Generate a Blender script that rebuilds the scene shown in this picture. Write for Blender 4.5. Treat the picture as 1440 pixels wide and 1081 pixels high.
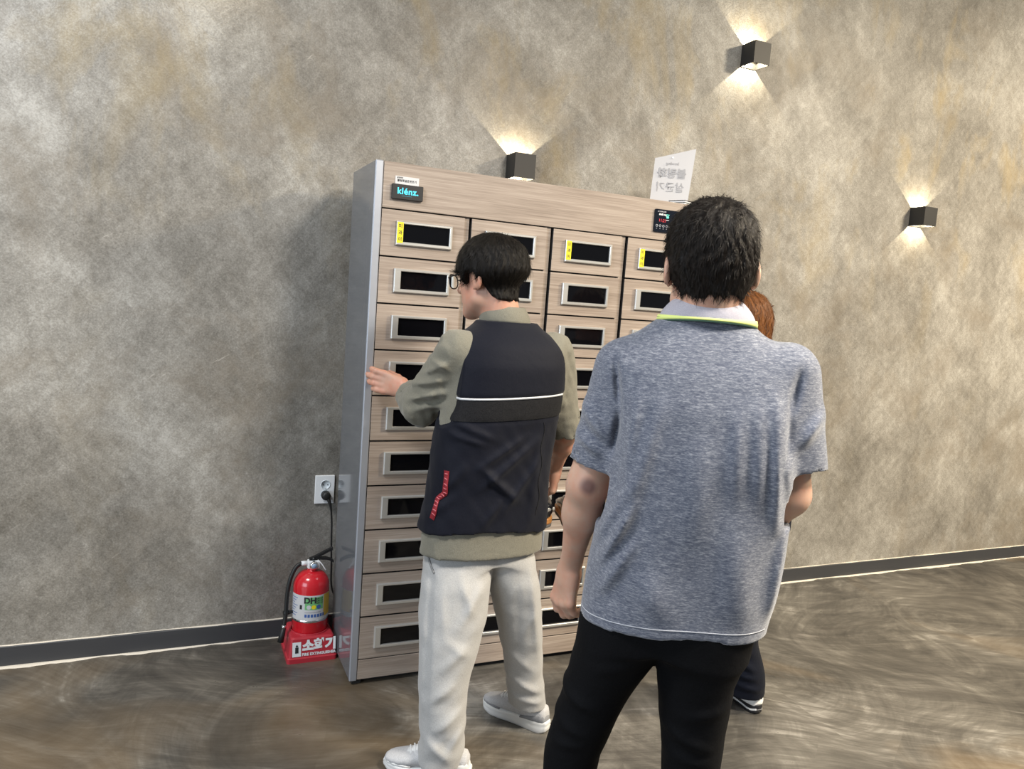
import bpy, bmesh, math, random
import numpy as np
from mathutils import Vector, Matrix, Euler
from mathutils.bvhtree import BVHTree

for o in list(bpy.data.objects):
    bpy.data.objects.remove(o, do_unlink=True)
SC = bpy.context.scene
COL = SC.collection
random.seed(7)
RNG = np.random.default_rng(11)
PI = math.pi

# ------------------------------------------------------------------ camera
cd = bpy.data.cameras.new('camera')
cam = bpy.data.objects.new('camera', cd)
COL.objects.link(cam)
cr = Vector((0.91336956, -0.40065971, 0.07230389))
cu = Vector((-0.02228789, 0.12812073, 0.99150811))
cf = Vector((0.40652098, 0.90722482, -0.10809171))
M = Matrix.Identity(4)
for i in range(3):
    M[i][0] = cr[i]; M[i][1] = cu[i]; M[i][2] = -cf[i]
M[2][3] = 1.5
cam.matrix_world = M
cd.sensor_fit = 'HORIZONTAL'; cd.sensor_width = 36.0
cd.lens = 1073.4243 / 1440 * 36
cd.clip_start = 0.05; cd.clip_end = 60
SC.camera = cam

# ------------------------------------------------------------------ world, lights, exposure
wd = bpy.data.worlds.new('World'); SC.world = wd; wd.use_nodes = True
wd.node_tree.nodes['Background'].inputs[0].default_value = (0.86, 0.93, 1.0, 1)
wd.node_tree.nodes['Background'].inputs[1].default_value = 0.18
def area(name, loc, target, sx, sy, power, col):
    l = bpy.data.lights.new(name, 'AREA'); l.shape = 'RECTANGLE'; l.size = sx; l.size_y = sy
    l.energy = power; l.color = col
    o = bpy.data.objects.new(name, l); COL.objects.link(o); o.location = loc
    o.rotation_euler = (Vector(target) - Vector(loc)).to_track_quat('-Z', 'Y').to_euler()
    return o
area('ceiling_light', (1.95, 0.1, 3.35), (1.95, 0.15, 0), 0.6, 0.6, 135, (1.0, 0.92, 0.80))
area('ceiling_light', (5.4, 0.2, 4.0), (5.4, 0.3, 0), 0.8, 0.8, 420, (1.0, 0.85, 0.62))
area('ceiling_light', (-1.3, 1.4, 3.7), (-1.3, 1.5, 0), 0.8, 0.8, 80, (0.97, 0.97, 0.97))
area('window_daylight', (-4.2, -0.6, 1.9), (0.4, 2.2, 1.0), 3.2, 2.4, 100, (0.76, 0.88, 1.0))
SC.view_settings.view_transform = 'Standard'
SC.view_settings.look = 'None'
SC.view_settings.gamma = 1.0
SC.view_settings.use_curve_mapping = False
SC.view_settings.exposure = 0.48

# ------------------------------------------------------------------ helpers
def node(nt, t, ins=None, **props):
    n = nt.nodes.new(t)
    for k, v in props.items():
        setattr(n, k, v)
    for k, v in (ins or {}).items():
        s = n.inputs[k]
        if isinstance(v, bpy.types.NodeSocket):
            nt.links.new(v, s)
        else:
            s.default_value = v
    return n
def mat(name, base=(0.5, 0.5, 0.5), rough=0.5, metal=0.0, spec=0.5, emit=None, es=0.0, sheen=0.0, coat=0.0, sss=0.0):
    m = bpy.data.materials.new(name); m.use_nodes = True
    b = m.node_tree.nodes['Principled BSDF']
    b.inputs['Base Color'].default_value = (*base, 1)
    b.inputs['Roughness'].default_value = rough
    b.inputs['Metallic'].default_value = metal
    b.inputs['Specular IOR Level'].default_value = spec
    if emit:
        b.inputs['Emission Color'].default_value = (*emit, 1); b.inputs['Emission Strength'].default_value = es
    if sheen:
        b.inputs['Sheen Weight'].default_value = sheen; b.inputs['Sheen Roughness'].default_value = 0.5
    if coat:
        b.inputs['Coat Weight'].default_value = coat; b.inputs['Coat Roughness'].default_value = 0.08
    if sss:
        b.inputs['Subsurface Weight'].default_value = sss
        b.inputs['Subsurface Radius'].default_value = (0.012, 0.005, 0.003)
    return m
def bsdf(m): return m.node_tree.nodes['Principled BSDF']
def ramp(nt, fac, stops, interp='LINEAR'):
    r = node(nt, 'ShaderNodeValToRGB', {'Fac': fac}); r.color_ramp.interpolation = interp
    e = r.color_ramp.elements
    while len(e) < len(stops): e.new(0.5)
    for el, (p, c) in zip(e, stops):
        el.position = p; el.color = (*c, 1) if len(c) == 3 else c
    return r.outputs['Color']
def mixc(nt, fac, a, b, mode='MIX'):
    n = node(nt, 'ShaderNodeMix', data_type='RGBA', blend_type=mode)
    for k, v in ((0, fac), (6, a), (7, b)):
        if isinstance(v, bpy.types.NodeSocket): nt.links.new(v, n.inputs[k])
        else: n.inputs[k].default_value = v if k == 0 else (*v, 1)
    return n.outputs[2]
def math_(nt, op, a, b=0.0, c=0.0):
    n = node(nt, 'ShaderNodeMath', operation=op)
    for k, v in ((0, a), (1, b), (2, c)):
        if isinstance(v, bpy.types.NodeSocket): nt.links.new(v, n.inputs[k])
        else: n.inputs[k].default_value = v
    return n.outputs[0]
def noise(nt, vec, scale, detail=4, rough=0.55, dist=0.0):
    return node(nt, 'ShaderNodeTexNoise', {'Vector': vec, 'Scale': scale, 'Detail': detail, 'Roughness': rough, 'Distortion': dist}).outputs['Fac']
def mapping(nt, vec, scale=(1, 1, 1), rot=(0, 0, 0), loc=(0, 0, 0)):
    return node(nt, 'ShaderNodeMapping', {'Vector': vec, 'Scale': scale, 'Rotation': rot, 'Location': loc}).outputs[0]
def rmap(nt, vec, rot, scale, loc=(0, 0, 0)):
    return mapping(nt, mapping(nt, vec, rot=rot), scale=scale, loc=loc)
def wpos(nt): return node(nt, 'ShaderNodeNewGeometry').outputs['Position']
def opos(nt): return node(nt, 'ShaderNodeTexCoord').outputs['Object']
def bump(m, h, strength=0.3, dist=0.01):
    nt = m.node_tree
    n = node(nt, 'ShaderNodeBump', {'Height': h, 'Strength': strength, 'Distance': dist})
    nt.links.new(n.outputs[0], bsdf(m).inputs['Normal'])
def setin(m, name, sock): m.node_tree.links.new(sock, bsdf(m).inputs[name])

def tag(o, label=None, cat=None, group=None, kind=None):
    if label: o['label'] = label
    if cat: o['category'] = cat
    if group: o['group'] = group
    if kind: o['kind'] = kind
    return o
def mobj(name, me, m=None, parent=None, loc=None, smooth=False):
    o = bpy.data.objects.new(name, me); COL.objects.link(o)
    if m is not None and len(me.materials) == 0:
        for x in (m if isinstance(m, (list, tuple)) else [m]): me.materials.append(x)
    if parent is not None: o.parent = parent
    if loc is not None: o.location = loc
    if smooth: me.shade_smooth()
    return o
def empty(name, loc=(0, 0, 0), rz=0.0):
    o = bpy.data.objects.new(name, None); COL.objects.link(o)
    o.location = loc; o.rotation_euler = (0, 0, rz); o.empty_display_size = 0.1
    return o
def bm_mesh(bm, name='mesh'):
    me = bpy.data.meshes.new(name); bm.normal_update(); bm.to_mesh(me); bm.free(); return me
def add_box(bm, lo, hi, bev=0.0, seg=1):
    r = bmesh.ops.create_cube(bm, size=1.0)
    vs = r['verts']
    for v in vs:
        v.co = Vector([lo[i] + (v.co[i] + 0.5) * (hi[i] - lo[i]) for i in range(3)])
    if bev > 0:
        es = list({e for v in vs for e in v.link_edges})
        bmesh.ops.bevel(bm, geom=es, offset=bev, segments=seg, affect='EDGES', profile=0.5)
def box_mesh(lo, hi, bev=0.0, seg=1):
    bm = bmesh.new(); add_box(bm, lo, hi, bev, seg); return bm_mesh(bm)
def pydata(v, f, smooth=False):
    me = bpy.data.meshes.new('mesh'); me.from_pydata([tuple(map(float, p)) for p in v], [], [tuple(map(int, q)) for q in f]); me.update()
    if smooth: me.shade_smooth()
    return me
def lathe(profile, n=40, a0=0.0, a1=2 * PI, closed=True):
    """profile: list of (r, z)"""
    v = []; f = []
    m = len(profile); k = n if closed else n + 1
    for i in range(k):
        a = a0 + (a1 - a0) * i / n
        for r, z in profile: v.append((r * math.cos(a), r * math.sin(a), z))
    for i in range(n):
        j = (i + 1) % k
        for q in range(m - 1): f.append((i * m + q, j * m + q, j * m + q + 1, i * m + q + 1))
    return pydata(v, f, True)
def sweep(pts, rad, n=10, cap=True, flat=None):
    """tube along points; rad scalar or list"""
    P = [Vector(p) for p in pts]; v = []; f = []
    up = Vector((0, 0, 1)); N = None
    for i, p in enumerate(P):
        t = (P[min(i + 1, len(P) - 1)] - P[max(i - 1, 0)]).normalized()
        if N is None:
            N = t.cross(up)
            if N.length < 0.1: N = t.cross(Vector((1, 0, 0)))
        N = (N - t * N.dot(t)).normalized(); B = t.cross(N)
        r = rad[i] if isinstance(rad, (list, tuple)) else rad
        for k in range(n):
            a = 2 * PI * k / n
            v.append(p + N * (r * math.cos(a)) + B * (r * math.sin(a) * (flat or 1)))
    for i in range(len(P) - 1):
        for k in range(n):
            f.append((i * n + k, i * n + (k + 1) % n, (i + 1) * n + (k + 1) % n, (i + 1) * n + k))
    if cap:
        f.append(tuple(range(n - 1, -1, -1))); f.append(tuple(range((len(P) - 1) * n, len(P) * n)))
    return pydata(v, f, True)
def spline(pts, n=8):
    P = [Vector(p) for p in pts]; out = []
    for i in range(len(P) - 1):
        a = P[max(i - 1, 0)]; b = P[i]; c = P[i + 1]; d = P[min(i + 2, len(P) - 1)]
        for k in range(n):
            t = k / n
            out.append(0.5 * ((2 * b) + (c - a) * t + (2 * a - 5 * b + 4 * c - d) * t * t + (3 * b - a - 3 * c + d) * t ** 3))
    out.append(P[-1]); return out
DG = None
def text_mesh(s, size=0.1, off=0.0, ext=0.0, align='CENTER', spacing=1.0):
    cu_ = bpy.data.curves.new('lettering', 'FONT'); cu_.body = s; cu_.size = size; cu_.offset = off; cu_.extrude = ext
    cu_.align_x = align; cu_.align_y = 'CENTER'; cu_.resolution_u = 3; cu_.space_character = spacing
    o = bpy.data.objects.new('lettering', cu_); COL.objects.link(o)
    dg = bpy.context.evaluated_depsgraph_get()
    me = bpy.data.meshes.new_from_object(o.evaluated_get(dg)); me.materials.clear()
    bpy.data.objects.remove(o); bpy.data.curves.remove(cu_)
    return me
def tf(me, mx): me.transform(mx); me.update(); return me
FRONT = Matrix.Rotation(PI / 2, 4, 'X')     # XY print plane -> facing -Y
# ------------------------------------------------------------------ materials of the place
def wall_material():
    m = mat('stucco', rough=0.5, spec=0.35); nt = m.node_tree; p = wpos(nt)
    big = noise(nt, p, 0.75, 3, 0.5, 0.6)
    mid = noise(nt, mapping(nt, p, loc=(4, 1, 2)), 2.3, 8, 0.66, 0.45)
    cl = noise(nt, mapping(nt, p, loc=(1, 7, 3)), 6.5, 6, 0.66, 0.7)
    s1 = noise(nt, rmap(nt, p, (0, 0.9, 0), (4, 4, 22)), 1.5, 5, 0.62, 0.4)
    s2 = noise(nt, rmap(nt, p, (0, -0.75, 0), (4, 4, 22), (3, 0, 0)), 1.8, 5, 0.62, 0.4)
    s3 = noise(nt, rmap(nt, p, (0, 0.15, 0), (30, 5, 4), (8, 0, 0)), 1.2, 3, 0.55, 0.5)
    g = noise(nt, p, 150, 2, 0.7)
    g2 = noise(nt, p, 48, 3, 0.7)
    v = math_(nt, 'MULTIPLY_ADD', mid, 0.74, math_(nt, 'MULTIPLY', cl, 0.26))
    st = math_(nt, 'MULTIPLY_ADD', s1, 0.4, math_(nt, 'MULTIPLY_ADD', s2, 0.35, math_(nt, 'MULTIPLY', s3, 0.25)))
    v = math_(nt, 'ADD', v, math_(nt, 'MULTIPLY', math_(nt, 'SUBTRACT', st, 0.5), 0.55))
    v = math_(nt, 'ADD', v, math_(nt, 'MULTIPLY', math_(nt, 'SUBTRACT', big, 0.5), 0.45))
    v = math_(nt, 'ADD', v, math_(nt, 'MULTIPLY', math_(nt, 'SUBTRACT', g, 0.5), 0.42))
    v = math_(nt, 'ADD', v, math_(nt, 'MULTIPLY', math_(nt, 'SUBTRACT', g2, 0.5), 0.20))
    c = ramp(nt, v, [(0.26, (0.122, 0.112, 0.096)), (0.43, (0.202, 0.189, 0.167)), (0.56, (0.280, 0.265, 0.238)), (0.76, (0.44, 0.424, 0.392))])
    # ochre glaze patches, mostly in the upper part of the wall
    sz = node(nt, 'ShaderNodeSeparateXYZ', {'Vector': p}).outputs[2]
    hz = node(nt, 'ShaderNodeMapRange', {'Value': sz, 'From Min': 1.3, 'From Max': 2.6, 'To Min': 0.15, 'To Max': 0.85}).outputs[0]
    oc = noise(nt, mapping(nt, p, (1.6, 1, 0.8), loc=(5.5, 2, 9)), 2.1, 5, 0.6, 0.5)
    oc = node(nt, 'ShaderNodeMapRange', {'Value': oc, 'From Min': 0.53, 'From Max': 0.72}).outputs[0]
    c = mixc(nt, math_(nt, 'MULTIPLY', math_(nt, 'MULTIPLY', oc, hz), 0.62), c, (0.36, 0.265, 0.105))
    bw = noise(nt, mapping(nt, p, loc=(9, 4, 6)), 1.9, 7, 0.68, 0.4)
    bw = node(nt, 'ShaderNodeMapRange', {'Value': bw, 'From Min': 0.50, 'From Max': 0.66}).outputs[0]
    c = mixc(nt, math_(nt, 'MULTIPLY', bw, 0.5), c, (0.190, 0.158, 0.118))
    # short pale trowel scratches
    sc = noise(nt, rmap(nt, p, (0, 0.62, 0), (6, 6, 60), (2, 0, 4)), 1.0, 4, 0.6, 1.5)
    sc = node(nt, 'ShaderNodeMapRange', {'Value': sc, 'From Min': 0.675, 'From Max': 0.72}).outputs[0]
    sm = node(nt, 'ShaderNodeMapRange', {'Value': cl, 'From Min': 0.5, 'From Max': 0.62}).outputs[0]
    c = mixc(nt, math_(nt, 'MULTIPLY', math_(nt, 'MULTIPLY', sc, sm), 0.5), c, (0.50, 0.47, 0.42))
    setin(m, 'Base Color', c)
    h = math_(nt, 'MULTIPLY_ADD', st, 0.7, math_(nt, 'MULTIPLY_ADD', g, 0.25, math_(nt, 'MULTIPLY', cl, 0.6)))
    bump(m, h, 0.5, 0.007)
    setin(m, 'Roughness', node(nt, 'ShaderNodeMapRange', {'Value': mid, 'From Min': 0.3, 'From Max': 0.7, 'To Min': 0.56, 'To Max': 0.38}).outputs[0])
    return m
def floor_material():
    m = mat('epoxy_floor', rough=0.3, spec=0.5); nt = m.node_tree; p = wpos(nt)
    wz = node(nt, 'ShaderNodeTexNoise', {'Vector': p, 'Scale': 0.62, 'Detail': 2.0, 'Roughness': 0.5}).outputs['Color']
    off = node(nt, 'ShaderNodeVectorMath', {0: wz, 1: (0.5, 0.5, 0.5)}, operation='SUBTRACT').outputs[0]
    wv = node(nt, 'ShaderNodeVectorMath', {0: off, 1: (0.9, 0.9, 0)}, operation='MULTIPLY').outputs[0]
    pw = node(nt, 'ShaderNodeVectorMath', {0: p, 1: wv}, operation='ADD').outputs[0]
    s1 = noise(nt, rmap(nt, pw, (0, 0, 0.45), (1.6, 11, 1)), 1.5, 6, 0.62, 0.5)
    s2 = noise(nt, rmap(nt, pw, (0, 0, 0.40), (4.0, 75, 1)), 1.5, 3, 0.6, 0.2)
    # overlapping fan-shaped trowel sweeps
    def fan(loc, sc, k):
        q = mapping(nt, pw, loc=loc)
        vo = node(nt, 'ShaderNodeTexVoronoi', {'Vector': q, 'Scale': sc, 'Randomness': 1.0}, feature='F1', voronoi_dimensions='2D')
        rel = node(nt, 'ShaderNodeVectorMath', {0: q, 1: vo.outputs['Position']}, operation='SUBTRACT').outputs[0]
        se = node(nt, 'ShaderNodeSeparateXYZ', {'Vector': rel})
        an = math_(nt, 'ARCTAN2', se.outputs[0], se.outputs[1])
        di = node(nt, 'ShaderNodeVectorMath', {0: rel}, operation='LENGTH').outputs['Value']
        rc_ = node(nt, 'ShaderNodeSeparateXYZ', {'Vector': vo.outputs['Color']}).outputs[0]
        cv = node(nt, 'ShaderNodeCombineXYZ', {'X': math_(nt, 'MULTIPLY', di, k), 'Y': math_(nt, 'MULTIPLY', an, 0.9), 'Z': math_(nt, 'MULTIPLY', rc_, 37.0)}).outputs[0]
        return noise(nt, cv, 1.0, 6, 0.66, 0.3)
    f1 = fan((1.3, 0.4, 0), 0.85, 15.0); f2 = fan((4.1, 2.2, 0), 1.25, 22.0)
    s1 = math_(nt, 'MULTIPLY_ADD', s1, 0.35, math_(nt, 'MULTIPLY_ADD', f1, 0.4, math_(nt, 'MULTIPLY', f2, 0.25)))
    b1 = noise(nt, pw, 1.25, 4, 0.55, 0.6)
    b2 = noise(nt, mapping(nt, pw, loc=(7, 3, 0)), 2.6, 5, 0.6, 0.8)
    v = math_(nt, 'MULTIPLY_ADD', b1, 0.6, math_(nt, 'MULTIPLY', b2, 0.4))
    v = math_(nt, 'ADD', v, math_(nt, 'MULTIPLY', math_(nt, 'SUBTRACT', s1, 0.5), 1.2))
    v = math_(nt, 'ADD', v, math_(nt, 'MULTIPLY', math_(nt, 'SUBTRACT', s2, 0.5), 0.22))
    c = ramp(nt, v, [(0.30, (0.040, 0.037, 0.033)), (0.47, (0.076, 0.070, 0.061)), (0.60, (0.130, 0.121, 0.105)), (0.76, (0.30, 0.285, 0.255))])
    oc = noise(nt, mapping(nt, pw, loc=(2, 9, 1)), 1.5, 3, 0.5, 0.5)
    oc = node(nt, 'ShaderNodeMapRange', {'Value': oc, 'From Min': 0.54, 'From Max': 0.72}).outputs[0]
    c = mixc(nt, math_(nt, 'MULTIPLY', oc, 0.36), c, (0.235, 0.160, 0.080))
    # thin pale and dark brush veins following the swirl
    ve = noise(nt, rmap(nt, pw, (0, 0, 0.42), (1.3, 15, 1), (3, 1, 0)), 1.0, 3, 0.6, 0.9)
    vl = node(nt, 'ShaderNodeMapRange', {'Value': ve, 'From Min': 0.66, 'From Max': 0.76}).outputs[0]
    c = mixc(nt, math_(nt, 'MULTIPLY', vl, 0.55), c, (0.40, 0.37, 0.33))
    vd = node(nt, 'ShaderNodeMapRange', {'Value': ve, 'From Min': 0.36, 'From Max': 0.27}).outputs[0]
    c = mixc(nt, math_(nt, 'MULTIPLY', vd, 0.5), c, (0.055, 0.048, 0.042))
    setin(m, 'Base Color', c)
    setin(m, 'Roughness', node(nt, 'ShaderNodeMapRange', {'Value': s1, 'From Min': 0.3, 'From Max': 0.7, 'To Min': 0.40, 'To Max': 0.24}).outputs[0])
    bump(m, math_(nt, 'MULTIPLY_ADD', s2, 0.5, s1), 0.16, 0.006)
    return m
def wood_material():
    m = mat('wood_laminate', rough=0.42, spec=0.4); nt = m.node_tree; p = wpos(nt)
    g1 = noise(nt, mapping(nt, p, (2.2, 2, 95)), 1.3, 5, 0.6, 0.25)
    g2 = noise(nt, mapping(nt, p, (7, 3, 420)), 1.0, 3, 0.6, 0.1)
    b = noise(nt, mapping(nt, p, (1.2, 1, 14)), 1.5, 2, 0.5)
    v = math_(nt, 'MULTIPLY_ADD', g1, 0.45, math_(nt, 'MULTIPLY_ADD', g2, 0.33, math_(nt, 'MULTIPLY', b, 0.22)))
    c = ramp(nt, v, [(0.34, (0.205, 0.160, 0.128)), (0.50, (0.325, 0.264, 0.219)), (0.66, (0.445, 0.374, 0.318))])
    setin(m, 'Base Color', c); bump(m, g2, 0.15, 0.001)
    return m
def metal_noise(name, base, rough, metal, spec=0.5, scale=(3, 3, 300)):
    m = mat(name, base, rough, metal, spec); nt = m.node_tree
    n = noise(nt, mapping(nt, wpos(nt), scale), 1.0, 2, 0.5)
    setin(m, 'Roughness', node(nt, 'ShaderNodeMapRange', {'Value': n, 'To Min': rough * 0.8, 'To Max': rough * 1.25}).outputs[0])
    return m
MT = {}
MT['wall'] = wall_material(); MT['floor'] = floor_material(); MT['wood'] = wood_material()
MT['base'] = metal_noise('baseboard_paint', (0.040, 0.041, 0.045), 0.5, 0.0, scale=(2, 2, 40))
MT['caulk'] = metal_noise('caulk', (0.62, 0.57, 0.49), 0.8, 0.0, scale=(30, 30, 30))
MT['side'] = metal_noise('grey_gloss_panel', (0.145, 0.152, 0.165), 0.10, 0.0, 0.6, (2, 2, 5))
MT['alu'] = metal_noise('anodised_aluminium', (0.43, 0.45, 0.50), 0.42, 0.55)
MT['silver'] = metal_noise('satin_silver', (0.66, 0.65, 0.62), 0.34, 0.7)
MT['edge'] = mat('black_edge', (0.018, 0.017, 0.017), 0.6)
MT['glass'] = mat('dark_glass', (0.003, 0.003, 0.004), 0.06, 0, 0.25)
MT['blackp'] = mat('black_plastic', (0.010, 0.010, 0.011), 0.42)
MT['lampm'] = mat('black_powder_coat', (0.018, 0.017, 0.016), 0.55)
MT['white'] = mat('white_plastic', (0.80, 0.81, 0.82), 0.35)
MT['paper'] = mat('white_paper', (0.60, 0.595, 0.605), 0.55)
MT['yellow'] = mat('yellow_label', (0.86, 0.70, 0.02), 0.45)
MT['ink'] = mat('ink', (0.02, 0.02, 0.022), 0.6)
MT['inkgrey'] = mat('grey_ink', (0.36, 0.36, 0.38), 0.6)
MT['cyan'] = mat('cyan_led', (0.05, 0.6, 0.8), 0.5, emit=(0.05, 0.62, 0.95), es=0.9)
MT['redled'] = mat('red_led', (0.5, 0.02, 0.03), 0.5, emit=(1.0, 0.03, 0.06), es=0.35)
MT['greenled'] = mat('green_led', (0.1, 0.5, 0.4), 0.5, emit=(0.15, 0.75, 0.6), es=0.4)
MT['screenw'] = mat('panel_print', (0.45, 0.46, 0.50), 0.5)
MT['led'] = mat('warm_led', (1, 0.9, 0.7), 0.5, emit=(1.0, 0.86, 0.60), es=9.0)
MT['red'] = mat('red_enamel', (0.62, 0.012, 0.022), 0.24, 0, 0.5, coat=0.5)
MT['redp'] = mat('red_plastic', (0.46, 0.030, 0.045), 0.36, 0, 0.45)
MT['green'] = mat('green_print', (0.17, 0.46, 0.18), 0.5)
MT['gold'] = mat('ochre_print', (0.68, 0.43, 0.05), 0.5)
MT['blue'] = mat('blue_print', (0.05, 0.12, 0.36), 0.5)
MT['chrome'] = mat('chrome', (0.75, 0.75, 0.75), 0.18, 1.0)
MT['rubber'] = mat('black_rubber', (0.012, 0.012, 0.012), 0.5)

# ------------------------------------------------------------------ setting
YW = 3.2416
def struct(name, me, m): return tag(mobj(name, me, m), kind='structure')
struct('wall_back', box_mesh((-4.5, YW, 0), (11, YW + 0.15, 5.2)), MT['wall'])
struct('floor', box_mesh((-4.5, -4.5, -0.1), (11, YW, 0)), MT['floor'])
struct('baseboard_back', box_mesh((-4.5, YW - 0.012, 0), (11, YW, 0.079), 0.002), MT['base'])
def wavy_strip(x0, x1, n, yb, ya, z0, z1, amp, seed):
    r = np.random.default_rng(seed); v = []; f = []
    k = np.convolve(r.normal(0, 1, n + 12), np.ones(7) / 7, 'same')[:n + 1]
    j = np.convolve(r.normal(0, 1, n + 12), np.ones(3) / 3, 'same')[:n + 1]
    for i in range(n + 1):
        x = x0 + (x1 - x0) * i / n
        w = max(0.25, 1 + 1.3 * k[i] + 0.4 * j[i])
        y = yb - ya * w
        v += [(x, yb, z0), (x, y, z0), (x, (y + yb) / 2, z1), (x, yb, z1)]
    for i in range(n):
        a = i * 4; b = a + 4
        for q in range(3): f.append((a + q, b + q, b + q + 1, a + q + 1))
    return pydata(v, f)
struct('trim_1', wavy_strip(-4.5, 11, 700, YW - 0.0118, 0.011, 0.0005, 0.004, 0.3, 3), MT['caulk'])
struct('trim_2', wavy_strip(-4.5, 11, 700, YW, 0.0045, 0.0788, 0.0812, 0.3, 5), MT['caulk'])

# ------------------------------------------------------------------ wall lamps
def wall_lamp(x0, x1, z0, z1, label):
    d = 0.100; t = 0.004; cx = (x0 + x1) / 2; cz = (z0 + z1) / 2
    root = empty('wall_lamp', (cx, YW, z0))
    tag(root, label, 'wall lamp', 'black cube wall lamps')
    w = (x1 - x0) / 2; h = z1 - z0
    bm = bmesh.new()
    add_box(bm, (-w, -d, 0), (-w + t, -0.0005, h)); add_box(bm, (w - t, -d, 0), (w, -0.0005, h))
    add_box(bm, (-w + t, -d, 0), (w - t, -d + t, h)); add_box(bm, (-w + t, -t, 0), (w - t, -0.0005, h))
    mobj('housing', bm_mesh(bm), MT['lampm'], root)
    bm = bmesh.new()
    for z in (h / 2 - 0.010, h / 2 + 0.007):
        add_box(bm, (-0.012, -0.062, z), (0.012, -0.038, z + 0.003))
    mobj('led_chip', bm_mesh(bm), MT['led'], root)
    # the small block with adjusting flap seen from below
    mobj('flap', box_mesh((-w + t, -d + t, 0.002), (-w + 0.030, -d + 0.022, 0.020), 0.001), MT['lampm'], root)
    for s in (-1, 1):
        l = bpy.data.lights.new('lamp_glow', 'SPOT'); l.energy = 6.5; l.color = (1.0, 0.87, 0.62); l.shadow_soft_size = 0.0025
        l.spot_size = math.radians(165); l.spot_blend = 0.2
        lo = bpy.data.objects.new('lamp_glow', l); COL.objects.link(lo); lo.parent = root
        lo.location = (0, -0.046, h / 2 + s * 0.012); lo.rotation_euler = (0 if s < 0 else PI, 0, 0)
    return root
wall_lamp(1.345, 1.445, 2.042, 2.147, 'black cube wall lamp just above the top edge of the shoe cabinet')
wall_lamp(2.583, 2.683, 2.757, 2.862, 'topmost black cube wall lamp, high above the white sign')
wall_lamp(3.912, 4.014, 2.105, 2.210, 'rightmost black cube wall lamp, on bare wall right of the people')
wall_lamp(0.04, 0.14, 2.757, 2.862, 'black cube wall lamp highest at the far left, lighting the bare wall below it')

# ------------------------------------------------------------------ shoe sterilizer cabinet
CX0, CY, CZ0 = 0.6703, 2.7422, 0.022
RH, WC, GAP, HB, HH = 0.1698, 0.3183, 0.0263, 0.0786, 0.1639
CW = 4 * WC + 3 * GAP; ZR = CZ0 + HB; ZT = ZR + 10 * RH; ZTOP = ZT + HH
cab = empty('shoe_cabinet', (CX0, CY, 0))
tag(cab, 'tall wood-grain shoe sterilizer cabinet with grey sides and four columns of windowed drawers', 'cabinet')
def cp(name, lo, hi, m, bev=0.001, parent=None): return mobj(name, box_mesh(lo, hi, bev), m, parent or cab)
PW = 0.030
cp('carcass', (0.001, 0.022, CZ0 + 0.006), (CW - 0.001, 0.365, ZTOP - 0.004), MT['edge'])
cp('side_panel', (-PW, 0.012, CZ0), (0.0, 0.372, ZTOP), MT['side'])
cp('side_panel', (CW, 0.012, CZ0), (CW + PW, 0.372, ZTOP), MT['side'])
cp('corner_post', (-PW, -0.002, CZ0 - 0.004), (-0.0015, 0.0115, ZTOP + 0.001), MT['alu'], 0.003)
cp('corner_post', (CW + 0.0015, -0.002, CZ0 - 0.004), (CW + PW, 0.0115, ZTOP + 0.001), MT['alu'], 0.003)
cp('plinth', (0.004, 0.03, 0.0), (CW - 0.004, 0.35, CZ0 + 0.006), MT['edge'])
for xx, yy in ((0.0, 0.03), (CW, 0.03), (0.0, 0.33), (CW, 0.33)):
    cp('foot', (xx - 0.018, yy - 0.018, 0.0), (xx + 0.018, yy + 0.018, CZ0), MT['edge'])
cp('top_panel', (0.0, 0.0185, ZTOP - 0.0035), (CW, 0.372, ZTOP), MT['wood'], 0.0005)
hd = cp('header_panel', (0.0005, 0, ZT + 0.002), (CW - 0.0005, 0.018, ZTOP), MT['wood'], 0.001)
cp('base_panel', (0.0005, 0, CZ0), (CW - 0.0005, 0.018, ZR - 0.002), MT['wood'], 0.001)
for c in range(3):
    x = (c + 1) * WC + c * GAP
    cp('divider', (x, 0.011, ZR), (x + GAP - 0.0065, 0.0215, ZT), MT['wood'], 0)
# one drawer, copied forty times
bm = bmesh.new(); add_box(bm, (0.001, 0, 0.0028), (WC - 0.001, 0.019, RH - 0.0028), 0.0008)
bm.normal_update()
for f in bm.faces: f.material_index = 0 if f.normal.y < -0.5 else 1
dm = bm_mesh(bm); dm.materials.append(MT['wood']); dm.materials.append(MT['edge'])
def rect_frame(o, i, yf, yb, bev):
    """o, i: (x0,x1,z0,z1) outer and inner; front at yf, back at yb; sloped outer rim"""
    def ring(r, y): x0, x1, z0, z1 = r; return [(x0, y, z0), (x1, y, z0), (x1, y, z1), (x0, y, z1)]
    ob = (o[0] + bev, o[1] - bev, o[2] + bev, o[3] - bev)
    ib = (i[0] - bev * .6, i[1] + bev * .6, i[2] - bev * .6, i[3] + bev * .6)
    rings = [ring(o, yb), ring(o, yf + bev), ring(ob, yf), ring(ib, yf), ring(i, yf + bev * .6), ring(i, yb)]
    v = [p for r in rings for p in r]; f = []
    for k in range(len(rings) - 1):
        for q in range(4): f.append((k * 4 + q, k * 4 + (q + 1) % 4, (k + 1) * 4 + (q + 1) % 4, (k + 1) * 4 + q))
    return pydata(v, f)
fz1 = RH - 0.0405; fz0 = fz1 - 0.086
fo = (0.056, 0.269, fz0, fz1); fi = (0.081, 0.258, fz0 + 0.0125, fz1 - 0.0095)
frm = rect_frame(fo, fi, -0.011, 0.0, 0.003); frm.materials.append(MT['silver'])
gls = box_mesh((fi[0] - 0.001, -0.0020, fi[2] - 0.001), (fi[1] + 0.001, -0.0004, fi[3] + 0.001)); gls.materials.append(MT['glass'])
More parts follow.
